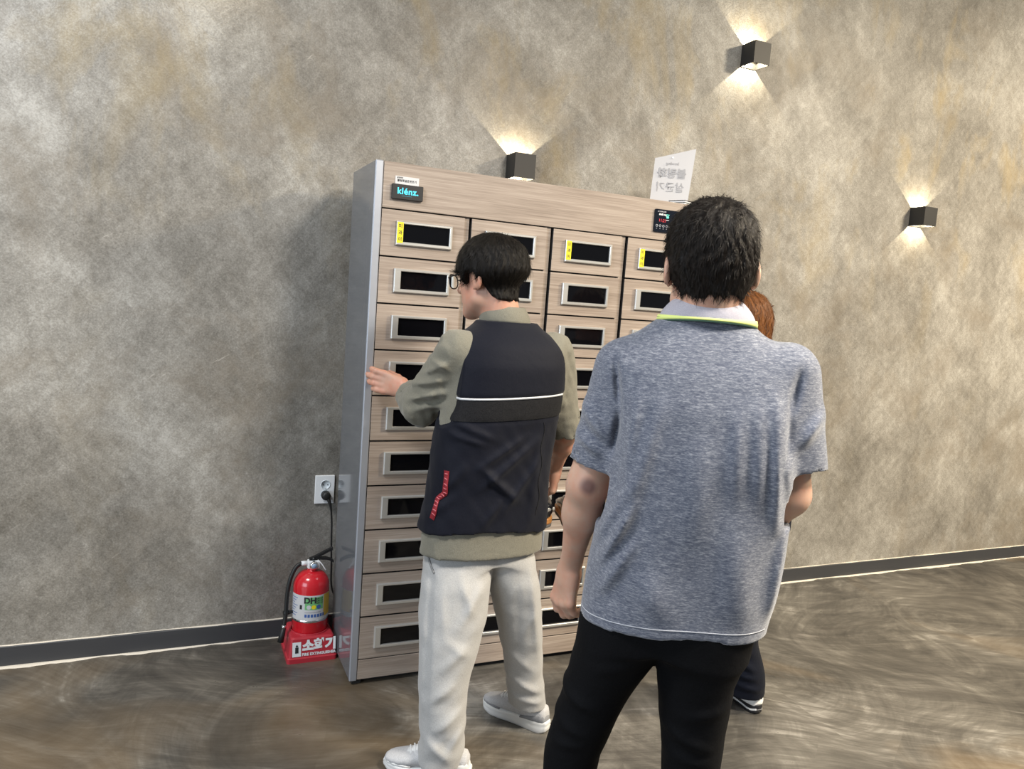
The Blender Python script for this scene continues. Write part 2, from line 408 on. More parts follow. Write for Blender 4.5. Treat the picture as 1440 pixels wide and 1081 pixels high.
stk = box_mesh((0.0575, -0.0117, fz0 + 0.008), (0.0800, -0.0110, fz1 - 0.004)); stk.materials.append(MT['yellow'])
stt = []
for k, ch in enumerate('\ubbf8\uacfc\uc774'):
    t = text_mesh(ch, 0.0165, 0.0004); tf(t, Matrix.Translation((0.0688, -0.0119, fz1 - 0.019 - k * 0.0235)) @ FRONT); t.materials.append(MT['ink']); stt.append(t)
for c in range(4):
    for r in range(10):
        dr = mobj('drawer', dm, None, cab, (c * (WC + GAP), 0, ZT - (r + 1) * RH))
        mobj('window_frame', frm, None, dr); mobj('window_pane', gls, None, dr)
        if r == 0 and c in (0, 2, 3):
            s = mobj('sticker', stk, None, dr)
            for t in stt: mobj('lettering', t, None, dr)
# brand display on the header
dsp = mobj('display', box_mesh((0.031, -0.012, 1.834), (0.146, 0.0, 1.887), 0.0015), MT['blackp'], cab)
t = text_mesh('kl\u00e9nz.', 0.031, 0.0006, 0.0, spacing=1.1); tf(t, Matrix.Translation((0.089, -0.0125, 1.8625)) @ FRONT); mobj('lettering', t, MT['cyan'], dsp)
mobj('underline', box_mesh((0.066, -0.0126, 1.846), (0.104, -0.0122, 1.8470)), mat('dim_cyan', (0.03, 0.2, 0.25), 0.5, emit=(0.02, 0.25, 0.35), es=0.5), dsp)
crd = mobj('info_card', box_mesh((0.043, -0.0018, 1.886), (0.131, -0.0002, 1.916)), MT['paper'], cab)
t = text_mesh('\uc0b4\uade0\uac74\uc870', 0.0062, 0.0002); tf(t, Matrix.Translation((0.0600, -0.0021, 1.9105)) @ FRONT); mobj('lettering', t, MT['ink'], crd)
t = text_mesh('\ubcfc\ub9c1\ud654\uc0b4\uade0\uac74\uc870\uae30', 0.0098, 0.0003); tf(t, Matrix.Translation((0.086, -0.0021, 1.9005)) @ FRONT); mobj('lettering', t, MT['ink'], crd)
# control panel
def rrect(x0, x1, z0, z1, r, y0, y1, n=5):
    o = []
    for cx, cz, a in ((x1 - r, z1 - r, 0), (x0 + r, z1 - r, PI / 2), (x0 + r, z0 + r, PI), (x1 - r, z0 + r, 1.5 * PI)):
        for k in range(n + 1):
            q = a + PI / 2 * k / n; o.append((cx + r * math.cos(q), cz + r * math.sin(q)))
    m = len(o); v = [(x, y0, z) for x, z in o] + [(x, y1, z) for x, z in o]
    f = [tuple(range(m - 1, -1, -1))] + [(i, (i + 1) % m, m + (i + 1) % m, m + i) for i in range(m)]
    return pydata(v, f)
ctl = mobj('control_panel', rrect(1.150, 1.352, 1.832, 1.926, 0.006, -0.006, 0.0), mat('panel_glass', (0.006, 0.008, 0.014), 0.12), cab)
def pt(s, x, z, size, m, off=0.0002):
    t = text_mesh(s, size, off); tf(t, Matrix.Translation((x, -0.0064, z)) @ FRONT); mobj('lettering', t, m, ctl)
pt('UV STERILIZER', 1.184, 1.9165, 0.0066, MT['screenw'])
pt('60dB mg', 1.189, 1.9050, 0.0105, MT['white'], 0.0004)
pt('11:21', 1.190, 1.8800, 0.0175, MT['redled'], 0.0)
pt('88', 1.214, 1.896, 0.012, MT['greenled'], 0.001)
mobj('indicator', box_mesh((1.206, -0.0066, 1.9045), (1.222, -0.0060, 1.9075)), MT['greenled'], ctl)
mobj('indicator', box_mesh((1.206, -0.0066, 1.8825), (1.222, -0.0060, 1.8850)), MT['screenw'], ctl)
def ringm(x, z, r): 
    me = lathe([(r, 0), (r, 0.0006), (r * .72, 0.0006), (r * .72, 0)], 20); return tf(me, Matrix.Translation((x, -0.0060, z)) @ Matrix.Rotation(PI / 2, 4, 'X'))
for k in range(6):
    mobj('touch_key', ringm(1.164 + k * 0.0165, 1.858, 0.0052), MT['screenw'], ctl)
    mobj('key_mark', box_mesh((1.162 + k * 0.0165, -0.0065, 1.8455), (1.166 + k * 0.0165, -0.0060, 1.8475)), MT['screenw'], ctl)

# ------------------------------------------------------------------ sign on top of the cabinet
sgx, sgy = 1.917, 2.935
ang = math.atan2(2.862 - 2.935, 2.063 - 1.917)
sg = empty('sign', (sgx, sgy, ZTOP), ang)
tag(sg, 'translucent white sign sheet with mirrored Korean lettering standing on the shoe cabinet', 'sign')
v = [(0, 0, 0.002), (0.166, 0, 0.002), (0.186, 0.012, 0.262), (0.010, 0.012, 0.212)]
vb = [(x, y + 0.0015, z) for x, y, z in v]
MT['sheet'] = mat('sign_sheet', (0.52, 0.515, 0.53), 0.5)
mobj('sheet', pydata(v + vb, [(0, 1, 2, 3), (7, 6, 5, 4), (0, 4, 5, 1), (1, 5, 6, 2), (2, 6, 7, 3), (3, 7, 4, 0)]), MT['sheet'], sg)
def sgt(s, x, z, size, m, off):
    t = text_mesh(s, size, off); tf(t, Matrix.Translation((x, 0.012 * z / 0.23 - 0.0032, z)) @ FRONT @ Matrix.Scale(-1, 4, (1, 0, 0)))
    mobj('lettering', t, m, sg)
sgt('bowling', 0.088, 0.192, 0.018, MT['inkgrey'], 0.0)
sgt('\ubcfc\ub9c1\ud654', 0.088, 0.146, 0.046, MT['inkgrey'], 0.0014)
sgt('\uc0b4\uade0\uae30', 0.084, 0.086, 0.046, MT['inkgrey'], 0.0001)
mobj('tape', box_mesh((0.083, 0.008, 0.214), (0.091, 0.0125, 0.221), 0.001), MT['white'], sg)
tr = empty('box', (1.985, 2.764, ZTOP), 0.45)
tag(tr, 'flat white box with black edges lying on the cabinet in front of the sign', 'box')
mobj('body', box_mesh((0.001, 0.001, 0.0), (0.067, 0.079, 0.017)), MT['white'], tr)
mobj('lid_edge', box_mesh((0.0, 0.0, 0.017), (0.068, 0.08, 0.0205), 0.0006), MT['blackp'], tr)
mobj('edge_strip', box_mesh((0.0003, 0.0003, 0.0085), (0.0677, 0.0797, 0.0115)), MT['blackp'], tr)

# ------------------------------------------------------------------ wall outlet and plugged cord
ol = empty('wall_outlet', (0.607, YW, 0.642)); tag(ol, 'white double wall socket left of the shoe cabinet, black plug in its lower half', 'outlet')
pl = mobj('plate', box_mesh((-0.041, -0.009, -0.0615), (0.041, -0.0002, 0.0615), 0.002, 2), MT['white'], ol)
sock = mat('socket_recess', (0.62, 0.68, 0.72), 0.4)
for z in (0.021, -0.022):
    me = lathe([(0.0205, 0), (0.0205, 0.0014), (0.018, 0.0014), (0.018, 0.0004), (0.0, 0.0004)], 32)
    s = mobj('socket', tf(me, Matrix.Translation((0.003, -0.009, z)) @ Matrix.Rotation(PI / 2, 4, 'X')), sock, ol)
    for dx, dz in ((-0.009, 0.0), (0.009, 0.0)):
        me = lathe([(0.0028, 0), (0.0028, 0.0012), (0, 0.0012)], 12)
        mobj('hole', tf(me, Matrix.Translation((0.003 + dx, -0.0091, z + dz)) @ Matrix.Rotation(PI / 2, 4, 'X')), MT['ink'], s)
    for dz in (-0.0165, 0.0165):
        mobj('earth_clip', box_mesh((0.001, -0.0108, z + dz - 0.002), (0.005, -0.009, z + dz + 0.002)), MT['silver'], s)
cord = empty('power_cord', (0.610, YW - 0.0105, 0.620)); tag(cord, 'black power cord plugged into the lower wall socket, running behind the cabinet', 'cord')
me = lathe([(0.0, 0.036), (0.010, 0.036), (0.0165, 0.033), (0.019, 0.026), (0.0195, 0.010), (0.0185, 0.0)], 28)
mobj('plug', tf(me, Matrix.Rotation(PI / 2, 4, 'X')), MT['rubber'], cord)
cps = spline([(0.003, -0.024, -0.004), (0.014, -0.030, -0.026), (0.022, -0.030, -0.06), (0.028, -0.026, -0.12), (0.031, -0.024, -0.20), (0.036, -0.022, -0.30), (0.045, -0.020, -0.42), (0.10, -0.018, -0.52)], 8)
rad = [0.0078 if i < 6 else (0.0078 - (i - 6) * 0.0004 if i < 16 else 0.0038) for i in range(len(cps))]
mobj('cable', sweep(cps, rad, 10), MT['rubber'], cord)

# ------------------------------------------------------------------ fire extinguisher stand
st = empty('extinguisher_stand', (0.5405, 3.073, 0)); tag(st, 'red plastic floor stand lettered in white, under the fire extinguisher', 'stand')
def sq_ring(w, d, z, r, n=5, yo=0):
    o = []
    for sx, sy, a in ((1, 1, 0), (-1, 1, PI / 2), (-1, -1, PI), (1, -1, 1.5 * PI)):
        for k in range(n + 1):
            q = a + PI / 2 * k / n; o.append((sx * (w - r) + r * math.cos(q), sy * (d - r) + r * math.sin(q) + yo, z))
    return o
nr = 24
rings = [sq_ring(0.099, 0.100, 0.0, 0.012), sq_ring(0.099, 0.100, 0.018, 0.012), sq_ring(0.094, 0.095, 0.022, 0.012), sq_ring(0.086, 0.086, 0.094, 0.012), sq_ring(0.080, 0.080, 0.100, 0.012)]
def circ(r, z): 
    o = []
    for j, a0 in enumerate((0, PI / 2, PI, 1.5 * PI)):
        for k in range(6):
            q = a0 + PI / 2 * k / 5 * 0.999; o.append((r * math.cos(q), r * math.sin(q), z))
    return o
rings += [circ(0.0785, 0.101), circ(0.0775, 0.106), circ(0.0745, 0.107), circ(0.0735, 0.060), circ(0.001, 0.060)]
v = [p for r in rings for p in r]; f = []
for k in range(len(rings) - 1):
    for q in range(nr): f.append((k * nr + q, k * nr + (q + 1) % nr, (k + 1) * nr + (q + 1) % nr, (k + 1) * nr + q))
bd = mobj('body', pydata(v, f), MT['redp'], st); 
slope = math.atan2(0.009, 0.072)
SM = Matrix.Translation((0, -0.0915, 0.056)) @ Matrix.Rotation(-slope, 4, 'X')
def stp(me, x, z, m, name): 
    mobj(name, tf(me, SM @ Matrix.Translation((x, -0.0006, z)) @ FRONT), m, st)
t = text_mesh('\uc18c\ud654\uae30', 0.050, 0.0030, spacing=0.95); stp(t, 0.028, 0.008, MT['white'], 'lettering')
t = text_mesh('FIRE EXTINGUISHER', 0.0150, 0.0006); 
stp(t, 0.026, -0.024, MT['white'], 'lettering')
mobj('pictogram', tf(box_mesh((-0.079, -0.0010, -0.030), (-0.045, -0.0003, 0.028)), SM), MT['white'], st)
bm = bmesh.new(); add_box(bm, (-0.068, -0.0016, -0.016), (-0.055, -0.0009, 0.008)); add_box(bm, (-0.066, -0.0016, 0.010), (-0.057, -0.0009, 0.015)); add_box(bm, (-0.063, -0.0016, 0.008), (-0.060, -0.0009, 0.018))
mobj('pictogram_mark', tf(bm_mesh(bm), SM), MT['ink'], st)

# ------------------------------------------------------------------ fire extinguisher
fe = empty('fire_extinguisher', (0.5405, 3.073, 0.061)); tag(fe, 'red fire extinguisher with white label and black hose beside the shoe cabinet', 'fire extinguisher')
R0 = 0.0725
prof = [(0.0, 0.0), (0.055, 0.0), (0.067, 0.004), (R0, 0.012), (R0, 0.225)]
for k in range(1, 10):
    a = k / 9 * PI / 2; prof.append((0.018 + (R0 - 0.018) * math.cos(a), 0.225 + 0.062 * math.sin(a)))
prof += [(0.018, 0.298), (0.0, 0.298)]
mobj('cylinder', lathe(prof, 56), MT['red'], fe)
# label
def cyl_patch(u0, u1, z0, z1, r, n=24):
    v = []; f = []
    for i in range(n + 1):
        a = u0 + (u1 - u0) * i / n
        v += [(r * math.sin(a), -r * math.cos(a), z0), (r * math.sin(a), -r * math.cos(a), z1)]
    for i in range(n): f.append((2 * i, 2 * i + 2, 2 * i + 3, 2 * i + 1))
    return pydata(v, f, True)
def cyl_wrap(me, r, u0, z0):
    n = len(me.vertices); co = np.empty(n * 3, np.float32); me.vertices.foreach_get('co', co); co = co.reshape(-1, 3)
    a = u0 + co[:, 0] / r; out = np.stack([r * np.sin(a), -r * np.cos(a), z0 + co[:, 1]], 1)
    me.vertices.foreach_set('co', out.astype(np.float32).ravel()); me.update(); return me
LB0, LB1 = 0.100, 0.205
lab = mobj('label', cyl_patch(-1.75, 1.75, LB0, LB1, R0 + 0.0006, 60), MT['paper'], fe)
mobj('strap', lathe([(R0, 0.090), (R0 + 0.0012, 0.091), (R0 + 0.0012, 0.099), (R0, 0.100)], 56), MT['chrome'], fe)
U = -0.17
mobj('green_field', cyl_patch(U - 0.30, U + 0.72, 0.146, 0.198, R0 + 0.0010), MT['green'], lab)
mobj('gold_field', cyl_patch(U + 0.78, U + 1.6, 0.112, 0.204, R0 + 0.0010), MT['gold'], lab)
t = text_mesh('DH', 0.034, 0.0016); mobj('lettering', cyl_wrap(t, R0 + 0.0014, U - 0.02, 0.184), MT['ink'], lab)
for k in range(3):
    t = text_mesh('ABC 3.3', 0.0085, 0.0003); mobj('lettering', cyl_wrap(t, R0 + 0.0014, U + 0.50, 0.191 - k * 0.009), MT['ink'], lab)
for k, (mm, uu) in enumerate(((MT['paper'], 0.0), (MT['yellow'], 0.27), (MT['blue'], 0.54))):
    vv = [(0.009 * math.cos(2 * PI * i / 18), 0.009 * math.sin(2 * PI * i / 18), 0) for i in range(18)]
    me = pydata(vv, [tuple(range(18))]); mobj('class_mark', cyl_wrap(me, R0 + 0.0013, U - 0.08 + uu, 0.157), mm, lab)
for k in range(8):
    mobj('fine_print', cyl_patch(U - 1.25, U - 0.75 - 0.12 * (k % 3), 0.190 - k * 0.0105, 0.1925 - k * 0.0105, R0 + 0.0010, 8), MT['blue'], lab)
for k in range(7):
    mobj('fine_print', cyl_patch(U - 0.30 + k * 0.17, U - 0.30 + k * 0.17 + 0.125, 0.114, 0.127, R0 + 0.0010, 4), MT['blue'], lab)
mobj('stamp', cyl_patch(U - 0.60, U - 0.46, 0.146, 0.164, R0 + 0.0010, 4), MT['ink'], lab)
mobj('fine_print', cyl_patch(U - 0.30, U + 0.6, 0.133, 0.136, R0 + 0.0010, 12), MT['inkgrey'], lab)
# valve, gauge, levers
mobj('valve', box_mesh((-0.020, -0.016, 0.296), (0.030, 0.016, 0.330), 0.005, 2), MT['white'], fe)
me = lathe([(0.0, 0.014), (0.012, 0.014), (0.0165, 0.011), (0.0175, 0.0), (0.0, 0.0)], 28); tf(me, Matrix.Translation((0.004, -0.015, 0.312)) @ Matrix.Rotation(PI / 2, 4, 'X'))
ga = mobj('gauge', me, MT['chrome'], fe)
me = lathe([(0.0, 0.0146), (0.010, 0.0146), (0.010, 0.0135)], 24); tf(me, Matrix.Translation((0.004, -0.015, 0.312)) @ Matrix.Rotation(PI / 2, 4, 'X'))
mobj('dial', me, mat('dial_blue', (0.30, 0.42, 0.58), 0.3), ga)
def lever(pts, w, h):
    v = []; f = []
    for x, z in pts: v += [(x, -w, z - h), (x, w, z - h), (x, w, z + h), (x, -w, z + h)]
    for i in range(len(pts) - 1):
        for q in range(4): f.append((i * 4 + q, i * 4 + (q + 1) % 4, i * 4 + 4 + (q + 1) % 4, i * 4 + 4 + q))
    f += [(3, 2, 1, 0), tuple(len(v) - 4 + k for k in range(4))]
    return pydata(v, f)
mobj('top_lever', lever([(-0.012, 0.332), (0.014, 0.342), (0.045, 0.358), (0.068, 0.369), (0.080, 0.374)], 0.009, 0.0055), MT['blackp'], fe)
mobj('carry_handle', lever([(-0.008, 0.328), (0.030, 0.336), (0.055, 0.334), (0.075, 0.327), (0.086, 0.319)], 0.010, 0.0045), MT['blackp'], fe)
mobj('safety_pin', sweep(spline([(0.020, -0.012, 0.332), (0.034, -0.020, 0.318), (0.046, -0.022, 0.300), (0.052, -0.020, 0.290)], 5), 0.0022, 6), MT['white'], fe)
mobj('pivot', sweep([(0.004, -0.012, 0.335), (0.004, 0.012, 0.335)], 0.007, 10), MT['blackp'], fe)
mobj('hose_coupling', sweep([(-0.018, 0, 0.318), (-0.044, 0, 0.318)], 0.0095, 14), MT['white'], fe)
hp = spline([(-0.042, 0, 0.318), (-0.062, -0.004, 0.308), (-0.080, -0.010, 0.278), (-0.092, -0.014, 0.235), (-0.098, -0.018, 0.18), (-0.100, -0.022, 0.12), (-0.106, -0.028, 0.072)], 8)
mobj('hose', sweep(hp, 0.0085, 12), MT['rubber'], fe)
mobj('hose_clip', sweep([(-0.070, -0.012, 0.122), (-0.108, -0.020, 0.120)], [0.005, 0.0115], 10), MT['rubber'], fe)
mobj('nozzle_ring', sweep([(-0.106, -0.028, 0.074), (-0.108, -0.030, 0.060)], 0.0088, 12), MT['chrome'], fe)
mobj('nozzle', sweep([(-0.1075, -0.0295, 0.064), (-0.113, -0.033, 0.036), (-0.119, -0.037, 0.008)], [0.0095, 0.0115, 0.0125], 14), MT['rubber'], fe)
# ------------------------------------------------------------------ implicit-surface modelling for bodies and cloth
def A(*v): return np.array(v, float)
class Prim:
    def __init__(s, lo, hi, f): s.lo = np.asarray(lo, float); s.hi = np.asarray(hi, float); s.f = f
def rc(a, b, ra, rb, flat=None):
    """tapered capsule; flat=(axis vector, factor) thins it along that axis"""
    a = np.asarray(a, float); b = np.asarray(b, float); ab = b - a; L = float(ab @ ab) + 1e-12; m = max(ra, rb)
    if flat: fx = np.asarray(flat[0], float); fx = fx / np.linalg.norm(fx); ff = flat[1] - 1.0
    def f(x, y, z):
        px, py, pz = x - a[0], y - a[1], z - a[2]
        t = np.clip((px * ab[0] + py * ab[1] + pz * ab[2]) / L, 0, 1)
        qx, qy, qz = px - t * ab[0], py - t * ab[1], pz - t * ab[2]
        r2 = qx * qx + qy * qy + qz * qz
        if flat:
            w = qx * fx[0] + qy * fx[1] + qz * fx[2]
            r2 = r2 + w * w * (flat[1] ** 2 - 1)
        return np.sqrt(r2) - (ra + (rb - ra) * t)
    return Prim(np.minimum(a, b) - m, np.maximum(a, b) + m, f)
def ell(c, r, R=None):
    c = np.asarray(c, float); r = np.asarray(r, float); m = max(r)
    def f(x, y, z):
        p = [x - c[0], y - c[1], z - c[2]]
        if R is not None:
            p = [p[0] * R[0, j] + p[1] * R[1, j] + p[2] * R[2, j] for j in range(3)]
        q0 = np.sqrt((p[0] / r[0]) ** 2 + (p[1] / r[1]) ** 2 + (p[2] / r[2]) ** 2)
        q1 = np.sqrt((p[0] / r[0] ** 2) ** 2 + (p[1] / r[1] ** 2) ** 2 + (p[2] / r[2] ** 2) ** 2) + 1e-9
        return q0 * (q0 - 1) / q1
    return Prim(c - m, c + m, f)
def smooth_cols(sec, z, sig=0.012):
    sec = np.asarray(sorted(map(tuple, sec)), float); zz = np.arange(sec[0, 0] - .08, sec[-1, 0] + .08, 0.004)
    k = np.exp(-0.5 * (np.arange(-12, 13) * 0.004 / sig) ** 2); k /= k.sum()
    out = []
    for j in range(1, sec.shape[1]):
        s = np.interp(zz, sec[:, 0], sec[:, j]); s = np.convolve(np.pad(s, 12, 'edge'), k, 'valid'); out.append(np.interp(z, zz, s))
    return out
def loft(sec, n=2.3, rot=0.0, grow=0.0, cap=True, sig=0.012):
    """sec rows: z, cx, cy, a, b_back, b_front : horizontal superellipse sections"""
    S = np.asarray(sorted(map(tuple, sec)), float); m = S[:, 3:].max() + grow
    lo = (S[:, 1].min() - m, S[:, 2].min() - m, S[0, 0] - .0); hi = (S[:, 1].max() + m, S[:, 2].max() + m, S[-1, 0])
    c_, s_ = math.cos(rot), math.sin(rot)
    def f(x, y, z):
        zf = np.asarray(z); sh = zf.shape
        cx, cy, a, b0, b1 = [q.reshape(sh) for q in smooth_cols(S, zf.ravel(), sig)]
        px = x - cx; py = y - cy
        u = px * c_ + py * s_; v = -px * s_ + py * c_
        a = a + grow; b = np.where(v < 0, b0, b1) + grow
        k = (np.abs(u / a) ** n + np.abs(v / b) ** n) ** (1.0 / n); k = np.maximum(k, 1e-3)
        d = np.sqrt(u * u + v * v) * (1 - 1 / k)
        if cap: d = np.maximum(d, np.maximum(S[0, 0] - zf, zf - S[-1, 0]))
        return d
    return Prim(lo, hi, f)
def smin(a, b, k):
    if k <= 0: return np.minimum(a, b)
    h = np.clip(0.5 + 0.5 * (b - a) / k, 0, 1)
    return b + (a - b) * h - k * h * (1 - h)
def axis(lo, hi, h, fine):
    xs = [lo]
    while xs[-1] < hi:
        x = xs[-1]; st = h
        for a, b, hf in fine:
            d = max(a - x, x - b, 0.0)
            st = min(st, hf + d * 0.25)
        xs.append(x + st)
    return np.array(xs)
def sdf_mesh(ops, lo, hi, h, fine=((), (), ()), disp=None, relax=1, band=0.03):
    xs, ys, zs = [axis(lo[i], hi[i], h, fine[i]) for i in range(3)]
    D = np.full((len(xs), len(ys), len(zs)), 0.08, np.float32)
    for op, pr, k in ops:
        if op == 'i':
            D = np.maximum(D, pr(xs[:, None, None], ys[None, :, None], zs[None, None, :])).astype(np.float32); continue
        m = 0.03 + k
        sl = []
        for ax_, l, u in zip((xs, ys, zs), pr.lo - m, pr.hi + m):
            i0 = max(0, np.searchsorted(ax_, l) - 1); i1 = min(len(ax_), np.searchsorted(ax_, u) + 1); sl.append(slice(i0, i1))
        if any(s.stop <= s.start for s in sl): continue
        sl = tuple(sl)
        d = pr.f(xs[sl[0]][:, None, None], ys[sl[1]][None, :, None], zs[sl[2]][None, None, :]).astype(np.float32)
        D[sl] = smin(D[sl], d, k) if op == 'u' else -smin(-D[sl], d, k)
    if disp is not None:
        I = np.nonzero(np.abs(D) < band)
        D[I] += disp(xs[I[0]], ys[I[1]], zs[I[2]]).astype(np.float32)
    D[0] = D[-1] = 0.08; D[:, 0] = D[:, -1] = 0.08; D[:, :, 0] = D[:, :, -1] = 0.08
    S = D < 0
    c = np.zeros(tuple(n - 1 for n in D.shape), np.uint8)
    off = [(i, j, k) for i in (0, 1) for j in (0, 1) for k in (0, 1)]
    for i, j, k in off: c += S[i:i + c.shape[0], j:j + c.shape[1], k:k + c.shape[2]]
    act = (c > 0) & (c < 8)
    ii, jj, kk = np.nonzero(act); n = len(ii)
    idx = np.full(c.shape, -1, np.int32); idx[ii, jj, kk] = np.arange(n)
    pos = np.zeros((n, 3)); cnt = np.zeros(n)
    for a in off:
        for ax_ in range(3):
            if a[ax_]: continue
            b = list(a); b[ax_] = 1
            A_ = (ii + a[0], jj + a[1], kk + a[2]); B_ = (ii + b[0], jj + b[1], kk + b[2])
            da = D[A_].astype(float); db = D[B_].astype(float); mk = (da < 0) != (db < 0)
            t = np.where(mk, da / np.where(mk, da - db, 1), 0)
            pa = np.stack([xs[A_[0]], ys[A_[1]], zs[A_[2]]], 1); pb = np.stack([xs[B_[0]], ys[B_[1]], zs[B_[2]]], 1)
            pos += np.where(mk[:, None], pa + (pb - pa) * t[:, None], 0); cnt += mk
    pos /= cnt[:, None]
    F = []
    m = S[:-1, 1:-1, 1:-1] != S[1:, 1:-1, 1:-1]; i, j, k = np.nonzero(m); j += 1; k += 1; s = S[i, j, k]
    q = np.stack([idx[i, j - 1, k - 1], idx[i, j, k - 1], idx[i, j, k], idx[i, j - 1, k]], 1); F.append(np.where(s[:, None], q, q[:, ::-1]))
    m = S[1:-1, :-1, 1:-1] != S[1:-1, 1:, 1:-1]; i, j, k = np.nonzero(m); i += 1; k += 1; s = S[i, j, k]
    q = np.stack([idx[i - 1, j, k - 1], idx[i - 1, j, k], idx[i, j, k], idx[i, j, k - 1]], 1); F.append(np.where(s[:, None], q, q[:, ::-1]))
    m = S[1:-1, 1:-1, :-1] != S[1:-1, 1:-1, 1:]; i, j, k = np.nonzero(m); i += 1; j += 1; s = S[i, j, k]
    q = np.stack([idx[i - 1, j - 1, k], idx[i, j - 1, k], idx[i, j, k], idx[i - 1, j, k]], 1); F.append(np.where(s[:, None], q, q[:, ::-1]))
    F = np.concatenate(F)
    for _ in range(relax):
        acc = np.zeros((n, 3)); cn = np.zeros(n)
        for a, b in ((0, 1), (1, 2), (2, 3), (3, 0)):
            for u, v in ((F[:, a], F[:, b]), (F[:, b], F[:, a])):
                cn += np.bincount(u, minlength=n)
                for t in range(3): acc[:, t] += np.bincount(u, pos[v, t], minlength=n)
        pos = pos * 0.5 + 0.5 * acc / np.maximum(cn, 1)[:, None]
    me = bpy.data.meshes.new('mesh')
    me.vertices.add(n); me.vertices.foreach_set('co', pos.astype(np.float32).ravel())
    me.loops.add(F.size); me.loops.foreach_set('vertex_index', F.astype(np.int32).ravel())
    me.polygons.add(len(F)); me.polygons.foreach_set('loop_start', np.arange(0, F.size, 4, dtype=np.int32))
    me.update(calc_edges=True); me.validate(); me.shade_smooth()
    return me
def bvh(me):
    return BVHTree.FromPolygons([v.co for v in me.vertices], [p.vertices for p in me.polygons])
def back_hit(tree, x, z, y0=-1.0):
    """first surface point met coming from behind the person (local -y)"""
    h = tree.ray_cast(Vector((x, y0, z)), Vector((0, 1, 0)))
    return (h[0], h[1]) if h[0] is not None else (None, None)
def ribbon_on(tree, pts, w, lift=0.0015, thick=0.001, axis_=(0, 0, 1), y0=-1.0):
    """thin strip lying on a surface along points (x,z)"""
    v = []; f = []
    P = []
    for x, z in pts:
        p, nrm = back_hit(tree, x, z, y0)
        if p is not None: P.append((p, nrm))
    for i, (p, nrm) in enumerate(P):
        t = (P[min(i + 1, len(P) - 1)][0] - P[max(i - 1, 0)][0]).normalized()
        s = t.cross(nrm).normalized()
        a = p + nrm * lift
        v += [a - s * w, a + s * w, a + s * w + nrm * thick, a - s * w + nrm * thick]
    for i in range(len(P) - 1):
        for q in range(4): f.append((i * 4 + q, i * 4 + (q + 1) % 4, i * 4 + 4 + (q + 1) % 4, i * 4 + 4 + q))
    return pydata(v, f, True)
def creases(lst, side='back', yc=0.0):
    """lst: (x0,z0,x1,z1,width,height) ridges (+) or grooves (-) on the back half"""
    def d(x, y, z):
        o = np.zeros_like(x)
        mk = np.clip((yc - y) / 0.03, 0, 1) if side == 'back' else 1.0
        for x0, z0, x1, z1, w, h in lst:
            dx, dz = x1 - x0, z1 - z0; L = dx * dx + dz * dz
            t = np.clip(((x - x0) * dx + (z - z0) * dz) / L, 0, 1)
            r = np.sqrt((x - x0 - t * dx) ** 2 + (z - z0 - t * dz) ** 2)
            o -= h * np.exp(-(r / w) ** 2) * np.sin(PI * np.clip(t * 0.86 + 0.07, 0, 1)) * mk
        return o
    return d
_wv = []
def waves(x, y, z, scale, seed, n=6):
    r = np.random.default_rng(seed); o = 0
    for _ in range(n):
        k = r.normal(0, 1, 3) * scale; p = r.uniform(0, 6.28); o = o + np.sin(k[0] * x + k[1] * y + k[2] * z + p)
    return o / n
def frame_rot(yaw=0.0, pitch=0.0, roll=0.0):
    return np.array(Euler((pitch, roll, yaw), 'XYZ').to_matrix())

def hand_ops(W, d, n, side, sc=1.0, curl=(0.2, 0.3, 0.2), curls=None, thumb=(0.6, 0.65, -0.35), tcurl=(0.3, 0.3), spread=0.0, flen=1.0, frad=1.0):
    W = np.asarray(W, float); d = np.asarray(d, float); d /= np.linalg.norm(d)
    n = np.asarray(n, float); n = n - d * (n @ d); n /= np.linalg.norm(n)
    t = np.cross(n, d) if side == 'R' else np.cross(d, n)
    P = lambda a, b, c: W + (d * a + t * b + n * c) * sc
    ops = []
    xi = (0.029, 0.0095, -0.0095, -0.027); yb = (0.088, 0.092, 0.087, 0.079); ln = (0.074, 0.082, 0.076, 0.060)
    tips = []
    ops.append(('u', rc(P(-0.01, 0, 0), P(0.03, 0, 0), 0.024 * sc, 0.027 * sc, flat=(n, 1.35)), 0.02))
    for i in range(4):
        b = P(yb[i], xi[i], 0.0)
        ops.append(('u', rc(P(0.02, xi[i] * 0.62, 0.0), b, 0.0145 * sc, 0.0108 * sc), 0.014))
    for i in range(4):
        c = curls[i] if curls else curl
        b = P(yb[i], xi[i], 0.001); ang_ = 0.0; p = b; r = (0.0094, 0.0086, 0.0078, 0.0066)
        sdir = (xi[i] / 0.03) * spread
        for s in range(3):
            ang_ += c[s]
            dr = (d * math.cos(ang_) - n * math.sin(ang_)); dr = dr + t * sdir; dr /= np.linalg.norm(dr)
            q = p + dr * ln[i] * (0.45, 0.30, 0.25)[s] * sc * flen
            k = 0.004 if s else 0.008
            rs = sc * frad * (0.93 if i == 3 else 1)
            ops.append(('u', rc(p, q, r[s] * rs, r[s + 1] * rs), k)); p = q
        tips.append(p)
    a = P(0.022, 0.016, -0.008); th = d * thumb[0] + t * thumb[1] + n * thumb[2]; th /= np.linalg.norm(th)
    b = a + th * 0.045 * sc
    th2 = th * 0.75 + d * 0.5 * 1 - n * math.sin(tcurl[0]) * 0.6; th2 /= np.linalg.norm(th2); c_ = b + th2 * 0.034 * sc
    th3 = th2 - n * math.sin(tcurl[1]) * 0.6; th3 /= np.linalg.norm(th3); e = c_ + th3 * 0.026 * sc
    ops += [('u', rc(a, b, 0.0165 * sc, 0.0125 * sc), 0.014), ('u', rc(b, c_, 0.0115 * sc, 0.0100 * sc), 0.006), ('u', rc(c_, e, 0.0100 * sc, 0.0075 * sc), 0.004)]
    return ops
